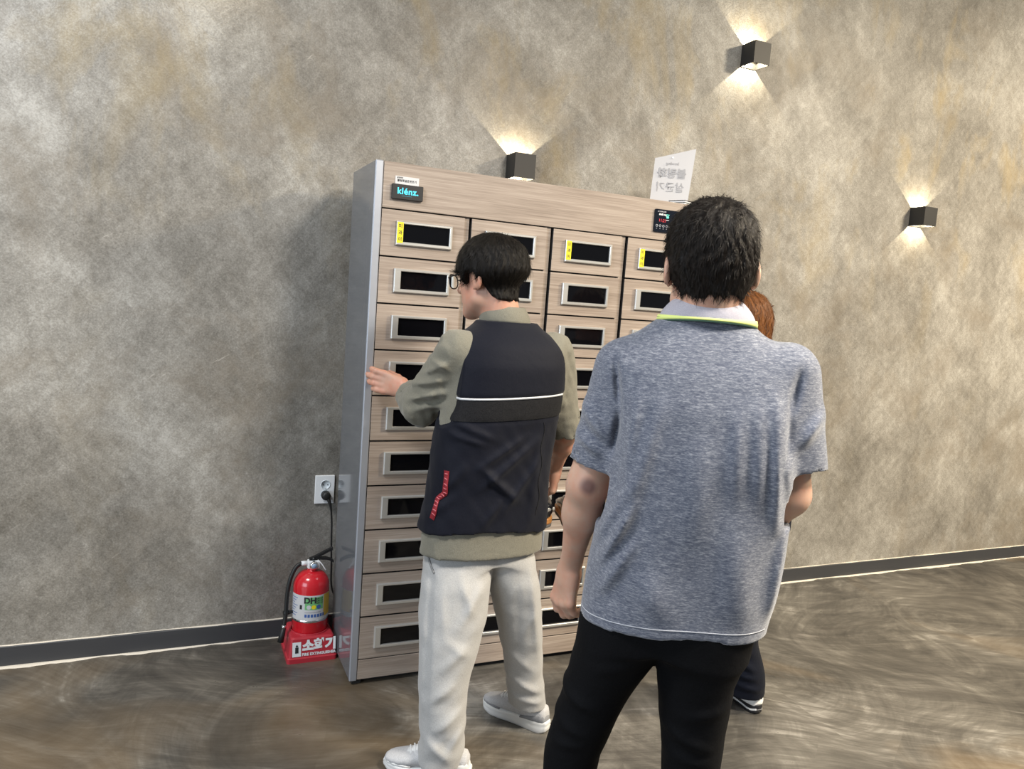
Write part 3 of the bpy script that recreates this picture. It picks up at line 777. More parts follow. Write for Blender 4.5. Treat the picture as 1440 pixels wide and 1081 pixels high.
def head_ops(O, R, sc=1.0):
    O = np.asarray(O, float)
    T = lambda *p: O + R @ (np.array(p, float) * sc)
    E_ = lambda c, r, RR=None: ell(T(*c), np.array(r) * sc, R if RR is None else RR)
    o = [('u', E_((0, -0.008, 0.035), (0.077, 0.097, 0.085)), 0.0),
         ('u', E_((0, 0.032, -0.030), (0.063, 0.066, 0.084)), 0.03),
         ('u', rc(T(-0.046, 0.02, -0.062), T(-0.012, 0.078, -0.098), 0.022 * sc, 0.018 * sc), 0.03),
         ('u', rc(T(0.046, 0.02, -0.062), T(0.012, 0.078, -0.098), 0.022 * sc, 0.018 * sc), 0.03),
         ('u', rc(T(0, 0.096, 0.012), T(0, 0.112, -0.024), 0.008 * sc, 0.012 * sc), 0.012),
         ('u', rc(T(-0.011, 0.102, -0.028), T(0.011, 0.102, -0.028), 0.008 * sc, 0.008 * sc), 0.006),
         ('u', rc(T(-0.050, 0.070, 0.030), T(0.050, 0.070, 0.030), 0.016 * sc, 0.016 * sc), 0.02),
         ('s', E_((-0.031, 0.094, 0.008), (0.017, 0.012, 0.011)), 0.012), ('s', E_((0.031, 0.094, 0.008), (0.017, 0.012, 0.011)), 0.012),
         ('u', rc(T(-0.018, 0.090, -0.056), T(0.018, 0.090, -0.056), 0.006 * sc, 0.006 * sc), 0.008),
         ('u', rc(T(-0.015, 0.089, -0.066), T(0.015, 0.089, -0.066), 0.0065 * sc, 0.0065 * sc), 0.008)]
    for s in (-1, 1):
        Re = R @ frame_rot(s * 0.35, -0.15, 0)
        o += [('u', ell(T(s * 0.084, -0.010, -0.004), np.array((0.009, 0.023, 0.036)) * sc, Re), 0.004),
              ('s', ell(T(s * 0.092, -0.006, -0.002), np.array((0.007, 0.013, 0.023)) * sc, Re), 0.003),
              ('u', ell(T(s * 0.079, 0.002, -0.030), np.array((0.007, 0.009, 0.010)) * sc, Re), 0.004)]
    return o
def rot_cap(a, b, r0, r1, k=0.02): return ('u', rc(a, b, r0, r1), k)
def body_ops(sk):
    """sk: joints of one person -> ops for a continuous body"""
    o = head_ops(sk['head'], sk['headR'], sk.get('hsc', 1.0))
    H = np.asarray(sk['head'], float); hn = H + sk['headR'] @ np.array((0, -0.030, -0.055))
    o.append(('u', rc(hn, sk['neck'], 0.056 * sk.get('nsc', 1), 0.062 * sk.get('nsc', 1)), 0.03))
    tz = [r for r in sk['torso'] if r[0] > sk['hipL'][2] + 0.08]
    o.append(('u', loft(tz, 2.3, sk.get('trot', 0), -0.028, sig=0.016), 0.04))
    hm_ = (np.asarray(sk['hipL'], float) + np.asarray(sk['hipR'], float)) / 2
    o.append(('u', rc(hm_ + A(0, 0, 0.05), (tz[1][1], tz[1][2], tz[1][0] + 0.08), 0.075, 0.085), 0.05))
    for s in 'LR':
        sh, el, wr = sk['sh' + s], sk['el' + s], sk['wr' + s]; ar = sk.get('arm', 1.0)
        sh, el, wr = map(lambda q: np.asarray(q, float), (sh, el, wr))
        o.append(('u', rc(sh + A(0, 0, -0.02), el, 0.044 * ar, 0.040 * ar), 0.04))
        o.append(('u', rc(el, el + (wr - el) * 0.35, 0.039 * ar, 0.040 * ar), 0.02))
        o.append(('u', rc(el + (wr - el) * 0.3, wr, 0.041 * ar, 0.0245 * ar, flat=(sk['hn' + s], 1.12)), 0.02))
        o += sk['hand' + s]
        hp, kn, an, to = [np.asarray(sk[q + s], float) for q in ('hip', 'knee', 'ank', 'toe')]
        o.append(('u', rc(hp, kn, 0.060, 0.040), 0.04)); o.append(('u', rc(kn, an, 0.040, 0.030), 0.03))
        o.append(('u', rc(an - A(0, 0, 0.02), to - A(0, 0, 0.008), 0.028, 0.010), 0.02))
    return o
def hair_mesh(O, R, thick, line, lo, hi, h, disp, crown_bulge=None, sc=1.0, taper=None):
    """hair as a shell over the skull: thick(y,z) thickness, line(y,|x|) lower limit, head-local coordinates"""
    O = np.asarray(O, float)
    def f(x, y, z):
        p = [x - O[0], y - O[1], z - O[2]]
        a, b, c = [(p[0] * R[0, j] + p[1] * R[1, j] + p[2] * R[2, j]) / sc for j in range(3)]
        def el_(cx, cy, cz, rx, ry, rz):
            q0 = np.sqrt(((a - cx) / rx) ** 2 + ((b - cy) / ry) ** 2 + ((c - cz) / rz) ** 2)
            q1 = np.sqrt(((a - cx) / rx ** 2) ** 2 + ((b - cy) / ry ** 2) ** 2 + ((c - cz) / rz ** 2) ** 2) + 1e-9
            return q0 * (q0 - 1) / q1
        d = smin(el_(0, -0.008, 0.035, 0.077, 0.097, 0.085), el_(0, 0.032, -0.03, 0.063, 0.066, 0.084), 0.03)
        nk = np.sqrt(a * a + (b + 0.033) ** 2) - 0.056
        d = smin(d, np.maximum(np.maximum(nk, -0.2 - c), c + 0.02), 0.03)
        d = d - thick(a, b, c)
        d = d + disp(a, b, c)
        return np.maximum(d, line(a, b, c)) * sc
    return sdf_mesh([('u', Prim(np.array(lo) + .0, np.array(hi) - .0, f), 0.0)], np.array(lo) - .01, np.array(hi) + .01, h, relax=1)
def strands(parent, me, crown, n, L, m, seed, w=0.0007, lift=0.0022, zmin=-9):
    r = np.random.default_rng(seed); nv = len(me.vertices)
    co = np.empty(nv * 3, np.float32); me.vertices.foreach_get('co', co); co = co.reshape(-1, 3).astype(float)
    no = np.empty(nv * 3, np.float32); me.vertices.foreach_get('normal', no); no = no.reshape(-1, 3).astype(float)
    rad = co - np.asarray(crown, float)
    ok = np.nonzero((np.einsum('ij,ij->i', no, co - co.mean(0)) > 0.02) & (co[:, 2] > zmin))[0]
    pick = r.choice(ok, n)
    p = co[pick] + r.normal(0, 0.0015, (n, 3)); nn = no[pick]
    t = rad[pick] + r.normal(0, 0.018, (n, 3)); t -= nn * np.einsum('ij,ij->i', t, nn)[:, None]; t /= np.linalg.norm(t, axis=1)[:, None] + 1e-9
    s = np.cross(t, nn); ln = L * r.uniform(0.5, 1.3, n); cv = r.normal(0, 0.15, n)
    v = []; K = 4
    for k in range(K + 1):
        u = k / K; d = ln * u
        q = p + t * d[:, None] + nn * (lift * np.sin(u * 2.2) - 0.001 - d ** 2 / 0.20)[:, None] + s * (cv * d * u)[:, None]
        ww = w * (1 - 0.85 * u)
        v += [q - s * ww, q + s * ww]
    V = np.stack(v, 1).reshape(-1, 3); F = []
    base = (np.arange(n) * 2 * (K + 1))[:, None]
    for k in range(K): F.append(base + np.array([2 * k, 2 * k + 1, 2 * k + 3, 2 * k + 2]))
    F = np.concatenate(F).astype(np.int32)
    h = bpy.data.meshes.new('mesh'); h.vertices.add(len(V)); h.vertices.foreach_set('co', V.astype(np.float32).ravel())
    h.loops.add(F.size); h.loops.foreach_set('vertex_index', F.ravel()); h.polygons.add(len(F)); h.polygons.foreach_set('loop_start', np.arange(0, F.size, 4, dtype=np.int32))
    h.update(calc_edges=True); h.shade_smooth()
    return tag(mobj('hair_strands', h, m, parent), kind='stuff')
def skin_material(name, base):
    m = mat(name, base, 0.48, 0, 0.4, sss=0.18); nt = m.node_tree; p = opos(nt)
    n1 = noise(nt, p, 22, 4, 0.6); n2 = noise(nt, p, 300, 2, 0.6)
    c = mixc(nt, node(nt, 'ShaderNodeMapRange', {'Value': n1, 'From Min': 0.35, 'From Max': 0.7}).outputs[0], base, (base[0] * 1.04, base[1] * 0.80, base[2] * 0.74))
    setin(m, 'Base Color', c); bump(m, n2, 0.12, 0.001)
    return m
def hair_material(name, crown, R, dark, light, mixamt=0.5):
    m = mat(name, dark, 0.46, 0, 0.16); nt = m.node_tree
    v = node(nt, 'ShaderNodeVectorMath', {0: opos(nt), 1: tuple(crown)}, operation='SUBTRACT').outputs[0]
    e = Matrix(R.tolist()).to_3x3().transposed().to_euler('XYZ')
    v = node(nt, 'ShaderNodeMapping', {'Vector': v, 'Rotation': tuple(e)}).outputs[0]
    s = node(nt, 'ShaderNodeSeparateXYZ', {'Vector': v})
    an = math_(nt, 'ARCTAN2', s.outputs[0], s.outputs[1])
    r = node(nt, 'ShaderNodeVectorMath', {0: v}, operation='LENGTH').outputs['Value']
    an = math_(nt, 'ADD', an, math_(nt, 'MULTIPLY', noise(nt, v, 14, 2, 0.5), 0.9))
    cv = node(nt, 'ShaderNodeCombineXYZ', {'X': math_(nt, 'MULTIPLY', an, 26.0), 'Y': math_(nt, 'MULTIPLY', r, 9.0), 'Z': 0.0}).outputs[0]
    n1 = noise(nt, cv, 1.0, 5, 0.7, 0.2)
    n2 = noise(nt, cv, 4.0, 3, 0.6, 0.1)
    c = ramp(nt, n1, [(0.36, dark), (0.62, tuple(d + (l - d) * mixamt for d, l in zip(dark, light))), (0.78, light)])
    setin(m, 'Base Color', c); bump(m, math_(nt, 'MULTIPLY_ADD', n2, 0.6, n1), 0.5, 0.004)
    return m
def fabric(name, c0, c1, scale=(500, 500, 500), rough=0.85, sheen=0.25, big=None, bstr=0.15, contrast=(0.35, 0.65)):
    m = mat(name, c0, rough, 0, 0.10, sheen=sheen); nt = m.node_tree; p = opos(nt)
    n1 = noise(nt, mapping(nt, p, scale), 1.0, 3, 0.65, 0.1)
    c = mixc(nt, node(nt, 'ShaderNodeMapRange', {'Value': n1, 'From Min': contrast[0], 'From Max': contrast[1]}).outputs[0], c0, c1)
    setin(m, 'Base Color', c)
    w = noise(nt, p, 38, 3, 0.5, 0.3)
    bump(m, math_(nt, 'MULTIPLY_ADD', n1, 0.12, math_(nt, 'MULTIPLY', w, 0.6)), bstr, 0.01)
    return m
def band(ct, rt, cb, rb, a0, a1, n=40, th=0.004, rows=6, bulge=0.004, roll=True):
    """collar: loft between a top and a bottom ellipse, from angle a0 to a1 measured from the back (-y) of the neck"""
    v = []; f = []
    for i in range(n + 1):
        a = a0 + (a1 - a0) * i / n; s, c = math.sin(a), -math.cos(a)
        ring = []
        for k in range(rows + 1):
            t = k / rows; x = ct[0] + (cb[0] - ct[0]) * t + s * (rt[0] + (rb[0] - rt[0]) * t + bulge * math.sin(PI * t)); 
            y = ct[1] + (cb[1] - ct[1]) * t + c * (rt[1] + (rb[1] - rt[1]) * t + bulge * math.sin(PI * t))
            ring.append((x, y, ct[2] + (cb[2] - ct[2]) * t + (cb[3] * (1 - math.cos(a)) * 0.5 * t if len(cb) > 3 else 0)))
        inner = [(x - s * th, y - c * th, z) for x, y, z in reversed(ring)]
        v += ring + inner
    m = 2 * (rows + 1)
    for i in range(n):
        for q in range(m): f.append((i * m + q, i * m + (q + 1) % m, (i + 1) * m + (q + 1) % m, (i + 1) * m + q))
    f += [tuple(range(m - 1, -1, -1)), tuple(n * m + q for q in range(m))]
    me = pydata(v, f, True)
    return me
def person_root(body_me, skin, ox, oy, heading, label):
    o = mobj('person', body_me, skin); o.location = (ox, oy, 0); o.rotation_euler = (0, 0, heading - PI / 2)
    tag(o, label, 'person'); return o
# ---- shoes: built along local +y, heel at 0
def section_shoe(secs, n=18):
    """secs rows: y, cx, halfwidth, z bottom, z top -> closed upper"""
    v = []; f = []
    for y, cx, w, z0, z1 in secs:
        for k in range(n):
            a = 2 * PI * k / n; c, s = math.cos(a), math.sin(a)
            px = cx + w * math.copysign(abs(c) ** 0.75, c); pz = (z0 + z1) / 2 + (z1 - z0) / 2 * math.copysign(abs(s) ** (0.75 if s < 0 else 0.9), s)
            v.append((px * 1.0 if s < 0.3 else cx + (px - cx) * (1 - 0.18 * (s - 0.3)), y, pz))
    m = len(secs)
    for i in range(m - 1):
        for k in range(n): f.append((i * n + k, (i + 1) * n + k, (i + 1) * n + (k + 1) % n, i * n + (k + 1) % n))
    f.append(tuple(range(n))); f.append(tuple((m - 1) * n + k for k in range(n - 1, -1, -1)))
    return pydata(v, f, True)
def sole_mesh(L, side, z0f, z1f, grow=0.0, n=44):
    """outline of a shoe sole; z0f/z1f(y) lower and upper height"""
    o = []
    ys = [0.0, 0.012, 0.04, 0.09, 0.14, 0.19, 0.225, 0.255, 0.272, 0.280]
    wl = [0.012, 0.026, 0.034, 0.033, 0.036, 0.044, 0.045, 0.036, 0.022, 0.006]
    wr = [0.012, 0.026, 0.033, 0.030, 0.034, 0.045, 0.043, 0.031, 0.018, 0.005]
    if side == 'L': wl, wr = wr, wl
    yy = np.linspace(0, 0.28, n); a = np.interp(yy, ys, wl); b = np.interp(yy, ys, wr)
    k = np.ones(3) / 3
    a = np.convolve(np.pad(a, 1, 'edge'), k, 'valid') + grow; b = np.convolve(np.pad(b, 1, 'edge'), k, 'valid') + grow
    s = L / 0.28
    out = [(x * s, y * s) for x, y in zip(b, yy)] + [(-x * s, y * s) for x, y in zip(a[::-1], yy[::-1])]
    v = []; m = len(out); f = []
    lev = [(0.0, 0.94), (0.12, 1.0), (0.5, 1.02), (0.62, 0.985), (0.72, 1.02), (0.92, 1.0), (1.0, 0.95)]
    for t, g in lev:
        for x, y in out:
            yb_ = y / s; z = z0f(yb_) + (z1f(yb_) - z0f(yb_)) * t
            v.append((x * g, L / 2 + (y - L / 2) * (1 - (1 - g) * 0.35), z))
    for q in range(len(lev) - 1):
        for i in range(m): f.append((q * m + i, q * m + (i + 1) % m, (q + 1) * m + (i + 1) % m, (q + 1) * m + i))
    f.append(tuple(range(m - 1, -1, -1))); f.append(tuple((len(lev) - 1) * m + i for i in range(m)))
    return pydata(v, f, True)
def sneaker(parent, heel, toe, side, mu, ms, mdark, mlace, thick=0.034, z=0.0, ankle=0.10, stripe=None):
    """a shoe with sole, heel counter, toe guard, tongue and laces; heel/toe in the person's coordinates"""
    h = Vector(heel); t = Vector(toe); L = (t - h).length; rz = math.atan2(t.y - h.y, t.x - h.x) - PI / 2
    MX = Matrix.Translation((h.x, h.y, z)) @ Matrix.Rotation(rz, 4, 'Z')
    s = L / 0.28; sg = -1 if side == 'L' else 1
    zt = lambda y: thick + (0.010 if y < 0.06 else 0.010 * max(0, 1 - (y - 0.06) / 0.12)) 
    z0 = lambda y: 0.012 * max(0.0, (y - 0.22) / 0.06) ** 2 + 0.006 * max(0, (0.02 - y) / 0.02)
    b = thick - 0.004
    secs = [(0.008, 0, 0.016, b + .006, 0.080), (0.018, 0, 0.028, b + .004, ankle - .006), (0.045, 0, 0.034, b + .002, ankle - .004), (0.080, 0, 0.0345, b, ankle - .006), (0.110, 0, 0.035, b, 0.103), (0.135, 0, 0.037, b, 0.099), (0.165, 0, 0.041, b, 0.088), (0.195, 0.001, 0.044, b, 0.074), (0.225, 0.001, 0.0425, b, 0.064), (0.250, 0, 0.036, b, 0.058), (0.266, 0, 0.026, b + .002, 0.052), (0.275, 0, 0.014, b + .004, 0.046)]
    secs = [(y * s, cx * sg, w, a, c) for y, cx, w, a, c in secs]
    up = section_shoe(secs, 20)
    root = mobj('shoe', tf(up, MX), mu, parent)
    mobj('sole', tf(sole_mesh(L, side, z0, zt), MX), ms, root)
    hc = [(y * s, 0, w + 0.0016, a, c) for y, _, w, a, c in ((0.004, 0, 0.012, b, 0.050), (0.012, 0, 0.024, b, 0.072), (0.024, 0, 0.0305, b, 0.076), (0.045, 0, 0.0345, b, 0.070), (0.075, 0, 0.0350, b, 0.058), (0.100, 0, 0.0352, b, 0.045))]
    mobj('heel_counter', tf(section_shoe(hc, 20), MX), mdark, root)
    tg = [(y * s, 0, w + 0.0012, a, c) for y, _, w, a, c in ((0.185, 0, 0.042, b, 0.043), (0.210, 0, 0.0435, b, 0.048), (0.240, 0, 0.039, b, 0.046), (0.262, 0, 0.028, b, 0.044), (0.276, 0, 0.0135, b, 0.040))]
    mobj('toe_guard', tf(section_shoe(tg, 20), MX), mdark, root)
    mobj('tongue', tf(section_shoe([(0.110 * s, 0, 0.020, 0.09, 0.114), (0.135 * s, 0, 0.022, 0.08, 0.113), (0.165 * s, 0, 0.022, 0.06, 0.0945), (0.205 * s, 0, 0.018, 0.05, 0.073)], 14), MX), mlace, root)
    for k in range(5):
        y = (0.140 + k * 0.013) * s; zz = float(np.interp(y / s + 0.004, (0.11, 0.135, 0.165, 0.195, 0.225), (0.112, 0.109, 0.0945, 0.078, 0.066)))
        me = sweep([(-0.026, y - 0.004, zz - 0.008), (-0.012, y, zz), (0.0, y + 0.004, zz + 0.003), (0.012, y + 0.008, zz), (0.026, y + 0.012, zz - 0.010)], 0.0028, 6)
        mobj('lace', tf(me, MX), mlace, root)
    me = sweep(spline([(0, 0.140 * s, 0.113), (0.018, 0.136 * s, 0.122), (0.030, 0.150 * s, 0.110), (0.006, 0.143 * s, 0.113), (-0.016, 0.138 * s, 0.122), (-0.030, 0.152 * s, 0.108), (-0.002, 0.143 * s, 0.113)], 4), 0.0024, 6)
    mobj('lace', tf(me, MX), mlace, root)
    if stripe is not None:
        mobj('sole_stripe', tf(sole_mesh(L, side, lambda y: z0(y) + 0.011, lambda y: z0(y) + 0.019, 0.0016), MX), stripe, root)
    return root
# ------------------------------------------------------------------ people
MT['skin1'] = skin_material('skin_a', (0.50, 0.295, 0.215))
MT['skin2'] = skin_material('skin_b', (0.50, 0.325, 0.240))
MT['eye'] = mat('eye_white', (0.75, 0.72, 0.70), 0.2)
def sleeve_end(E, u, r, hollow=0.05):
    E = np.asarray(E, float); u = np.asarray(u, float); u = u / np.linalg.norm(u)
    def f(x, y, z):
        px, py, pz = x - E[0], y - E[1], z - E[2]
        s = px * u[0] + py * u[1] + pz * u[2]
        q = np.sqrt(np.maximum(px * px + py * py + pz * pz - s * s, 0))
        return np.maximum(np.maximum(-s, s - 0.11), q - r - 0.03)
    m = r + 0.12
    return [('s', Prim(E - m, E + m, f), 0.003), ('s', rc(E - u * hollow, E + u * 0.02, r - 0.014, r - 0.007), 0.003)]
def put_eyes(root, O, R):
    for s in (-1, 1):
        me = lathe([(0.0115 * math.sin(PI * k / 8), -0.0115 * math.cos(PI * k / 8)) for k in range(9)], 14)
        c = np.asarray(O, float) + R @ np.array((s * 0.031, 0.079, 0.008))
        mobj('eye', tf(me, Matrix.Translation(c.tolist())), MT['eye'], root)
def interp(x, xs, ys): return np.interp(x, xs, ys)
def sstep(x, a, b): t = np.clip((x - a) / (b - a), 0, 1); return t * t * (3 - 2 * t)

# ======================= man in the vest
HX, HY = 0.90, 2.25; HEAD1 = math.atan2(2.25, 0.90)
O1 = A(0.004, 0.045, 1.566); R1 = frame_rot(math.radians(56), -0.16, 0.0)
TR1 = math.radians(24)
tors1 = [(0.66, 0.036, 0.0, 0.214, 0.130, 0.126), (0.775, 0.037, 0.0, 0.208, 0.126, 0.125), (0.88, 0.046, 0.0, 0.196, 0.118, 0.125), (1.0, 0.052, 0.0, 0.193, 0.115, 0.12), (1.10, 0.058, 0.004, 0.194, 0.118, 0.118),
         (1.20, 0.072, 0.008, 0.194, 0.122, 0.115), (1.30, 0.078, 0.012, 0.190, 0.118, 0.11), (1.36, 0.078, 0.018, 0.176, 0.102, 0.10), (1.385, 0.075, 0.024, 0.150, 0.090, 0.085), (1.408, 0.072, 0.030, 0.116, 0.078, 0.07), (1.430, 0.068, 0.034, 0.082, 0.066, 0.06)]
shL1, elL1, wrL1 = A(-0.095, -0.055, 1.332), A(-0.192, 0.046, 1.140), A(-0.262, 0.258, 1.166)
shR1, elR1, wrR1 = A(0.243, 0.075, 1.340), A(0.300, 0.130, 1.075), A(0.290, 0.275, 0.915)
sk1 = dict(head=O1, headR=R1, hsc=1.03, neck=A(0.062, 0.030, 1.41), torso=tors1, trot=TR1, shL=shL1, elL=elL1, wrL=wrL1, shR=shR1, elR=elR1, wrR=wrR1,
           hnL=(-0.45, -0.85, 0.1), hnR=(1, -0.2, 0), arm=0.95,
           handL=hand_ops(wrL1, (-0.084, 0.034, 0.014), (-0.38, -0.92, 0.04), 'L', 1.08, flen=0.86, frad=1.22, curls=[(-0.22, 0.55, 0.45), (-0.20, 0.50, 0.45), (-0.20, 0.55, 0.45), (-0.22, 0.60, 0.5)], thumb=(0.75, 0.15, -0.65), tcurl=(0.1, 0.2), spread=0.06),
           handR=hand_ops(wrR1, (-0.02, 0.20, -0.97), (1.0, -0.25, 0.0), 'R', 1.0, curl=(0.85, 1.1, 0.6), thumb=(0.8, 0.5, -0.4), tcurl=(0.5, 0.5)),
           hipL=(-0.03, 0.0, 0.72), kneeL=(-0.05, -0.09, 0.42), ankL=(-0.05, -0.155, 0.085), toeL=(-0.17, -0.135, 0.05),
           hipR=(0.12, 0.02, 0.72), kneeR=(0.18, 0.09, 0.42), ankR=(0.258, 0.152, 0.085), toeR=(0.14, 0.245, 0.05))
fine1 = (((-0.46, -0.24, 0.0030), (-0.10, 0.12, 0.005), (0.22, 0.34, 0.0035)), ((0.24, 0.40, 0.0030), (-0.08, 0.17, 0.005)), ((1.10, 1.27, 0.0030), (0.78, 0.95, 0.0035), (1.42, 1.70, 0.005)))
me = sdf_mesh(body_ops(sk1), (-0.48, -0.30, 0.01), (0.42, 0.44, 1.74), 0.009, fine1)
man1 = person_root(me, MT['skin1'], HX, HY, HEAD1, 'man in navy vest and pale grey trousers, one hand on the cabinet edge')
put_eyes(man1, O1, R1)
# hair
def thick1(a, b, c): return 0.0025 + 0.024 * sstep(c, -0.040, 0.012) * (1 - 0.25 * sstep(c, 0.08, 0.13)) * (0.55 + 0.45 * sstep(-b, -0.10, -0.02) + 0.10 * sstep(-b, 0.02, 0.08))
def line1(a, b, c):
    f = interp(b, [-0.13, -0.06, -0.040, -0.024, -0.006, 0.024, 0.030, 0.044, 0.052, 0.075, 0.12], [-0.078, -0.076, -0.060, -0.030, 0.020, 0.018, -0.018, -0.012, 0.020, 0.030, 0.032])
    return f + 0.004 * np.sin(a * 260 + b * 190) - c
def disp1(a, b, c):
    an = np.arctan2(a, b + 0.05)
    return 0.0016 * np.sin(an * 26 + 5 * np.sin(c * 40)) + 0.0010 * np.sin(an * 57 + c * 60)
hm = hair_mesh(O1, R1, thick1, line1, O1 - 0.16, O1 + 0.17, 0.0042, disp1, sc=1.03)
crown1 = O1 + R1 @ A(0, -0.055, 0.125)
hr = mobj('hair', hm, hair_material('black_hair', crown1, R1, (0.0035, 0.0030, 0.0030), (0.018, 0.013, 0.008), 0.3), man1)
strands(hr, hm, crown1, 5200, 0.032, bpy.data.materials['black_hair'], 3, zmin=1.535)
# glasses
gl = empty('glasses'); gl.parent = man1
gfr = mat('glasses_frame', (0.008, 0.008, 0.009), 0.3)
def HT(*p): return Vector((O1 + R1 @ (np.array(p) * 1.03)).tolist())
for s in (-1, 1):
    pts = []
    for k in range(25):
        a = 2 * PI * k / 24; c_, s_ = math.cos(a), math.sin(a)
        pts.append(HT(s * 0.034 + 0.026 * math.copysign(abs(c_) ** 0.8, c_), 0.116 - 0.006 * abs(math.cos(a)) * (1 if s * c_ > 0 else 0), 0.002 + 0.022 * math.copysign(abs(s_) ** 0.8, s_)))
    mobj('rim', sweep(pts, 0.0021, 8, False), gfr, gl)
    lens = pydata(pts[:-1], [tuple(range(24))]); lm = bpy.data.materials.get('lens')
    if lm is None:
        lm = mat('lens', (0.95, 0.97, 0.97), 0.02); bsdf(lm).inputs['Transmission Weight'].default_value = 1.0; bsdf(lm).inputs['IOR'].default_value = 1.03
    mobj('lens', lens, lm, gl)
    mobj('temple', sweep(spline([HT(s * 0.061, 0.112, 0.012), HT(s * 0.074, 0.090, 0.014), HT(s * 0.082, 0.04, 0.016), HT(s * 0.086, 0.0, 0.018), HT(s * 0.085, -0.018, 0.008)], 5), 0.0024, 6), gfr, gl)
mobj('bridge', sweep([HT(-0.010, 0.116, 0.006), HT(0, 0.118, 0.009), HT(0.010, 0.116, 0.006)], 0.0018, 6), gfr, gl)
# shirt
MT['shirt1'] = fabric('olive_grey_cotton', (0.150, 0.142, 0.112), (0.200, 0.190, 0.152), (420, 420, 420), 0.7, 0.2, bstr=0.35)
uF1 = (wrL1 - elL1) / np.linalg.norm(wrL1 - elL1); cuffL = elL1 + (wrL1 - elL1) * 0.56
uR1 = (elR1 - shR1) / np.linalg.norm(elR1 - shR1); cuffR = elR1 + uR1 * 0.012
ops = [('u', loft(tors1, 2.4, TR1, -0.004), 0.0), ('u', rc(shL1 + A(0.02, 0.0, 0.0), elL1, 0.070, 0.060), 0.035), ('u', rc(elL1, cuffL + uF1 * 0.04, 0.062, 0.053), 0.02),
       ('u', rc(shR1 + A(-0.016, 0, 0), elR1 + uR1 * 0.06, 0.070, 0.053), 0.035)]
ops += sleeve_end(cuffL, uF1, 0.056) + sleeve_end(cuffR, uR1, 0.056)
ops += [('s', rc((0.064, 0.036, 1.44), (0.050, 0.06, 1.56), 0.062, 0.066), 0.004), ('s', loft([(0.60, 0.036, 0, 0.213, 0.129, 0.125), (0.74, 0.036, 0, 0.208, 0.127, 0.125)], 2.4, TR1, -0.017), 0.003), ('i', lambda x, y, z: 0.693 - z + 0 * x, 0)]
def dsl(x, y, z):
    arm = np.clip((-0.085 - x) / 0.03, 0, 1) + np.clip((x - 0.255) / 0.02, 0, 1)
    w = waves(x, y, z, 42, 5) * 0.0085 + waves(x, y, z, 85, 8) * 0.0045
    return arm * w + creases([(-0.24, 1.215, -0.115, 1.240, 0.009, 0.011), (-0.235, 1.165, -0.105, 1.205, 0.010, 0.014), (-0.22, 1.13, -0.11, 1.165, 0.010, 0.010), (-0.16, 1.305, -0.10, 1.275, 0.009, 0.010), (-0.19, 1.255, -0.10, 1.30, 0.008, 0.008), (0.30, 1.22, 0.27, 1.15, 0.012, 0.006), (0.32, 1.12, 0.28, 1.10, 0.010, 0.006), (-0.20, 1.19, -0.13, 1.15, 0.008, -0.006)], 'all')(x, y, z)
sme = sdf_mesh(ops, (-0.36, -0.26, 0.66), (0.42, 0.33, 1.47), 0.0055, disp=dsl)
sh1 = mobj('shirt', sme, MT['shirt1'], man1)
t1 = bvh(sme)
mobj('collar', band((0.056, 0.040, 1.482), (0.068, 0.068), (0.064, 0.036, 1.432, -0.012), (0.084, 0.080), -2.2, 2.2, 44, 0.005), MT['shirt1'], sh1)
# cuff of the rolled sleeve
mobj('button', tf(lathe([(0, 0.003), (0.005, 0.003), (0.0055, 0.0), (0, 0)], 12), Matrix.Translation((cuffL + A(0.04, -0.05, -0.02)).tolist()) @ Matrix.Rotation(PI / 2, 4, 'X')), MT['white'], sh1)
# vest
MT['vest'] = fabric('navy_vest', (0.0042, 0.0050, 0.0098), (0.0078, 0.0088, 0.0155), (600, 600, 600), 0.66, 0.06, bstr=0.2)
MT['mesh'] = fabric('black_mesh', (0.005, 0.005, 0.006), (0.024, 0.024, 0.026), (700, 700, 700), 0.8, 0.02, bstr=0.3)
c1, s1 = math.cos(TR1), math.sin(TR1)
def armhole(x, y, z):
    u = (x - 0.074) * c1 + (y - 0.012) * s1
    w = np.interp(z, [1.00, 1.08, 1.12, 1.17, 1.25, 1.33, 1.40, 1.46], [0.40, 0.235, 0.198, 0.183, 0.174, 0.168, 0.160, 0.150])
    return np.abs(u) - w
ops = [('u', loft(tors1, 2.4, TR1, 0.009), 0.0), ('i', armhole, 0), ('i', lambda x, y, z: 0.775 + 0.010 * np.sin(x * 14 + 1) - z + 0 * y, 0),
       ('s', rc((0.064, 0.036, 1.43), (0.050, 0.06, 1.56), 0.070, 0.080), 0.004),
       ('s', loft([(0.70, 0.037, 0, 0.206, 0.125, 0.125), (0.80, 0.040, 0, 0.204, 0.124, 0.125)], 2.4, TR1, -0.005), 0.002)]
cz = creases([(0.19, 1.075, 0.02, 0.92, 0.014, 0.008), (0.155, 1.09, 0.00, 0.98, 0.012, 0.006), (0.205, 1.02, 0.09, 0.84, 0.013, 0.007), (0.15, 0.88, 0.02, 0.99, 0.012, 0.006), (0.02, 0.99, 0.13, 0.885, 0.012, 0.005),
              (0.20, 1.10, 0.185, 0.82, 0.016, 0.006), (-0.08, 1.13, 0.06, 1.075, 0.012, 0.006), (-0.09, 1.09, 0.03, 1.06, 0.010, 0.005), (-0.10, 0.90, -0.02, 1.0, 0.016, 0.006), (-0.14, 0.83, -0.05, 0.90, 0.016, 0.006), (0.03, 0.80, 0.10, 0.90, 0.014, 0.005)], 'back', 0.05)
def zline(x): return 1.210 + 0.060 * (x - 0.07) + 0.03 * (x - 0.07) ** 2
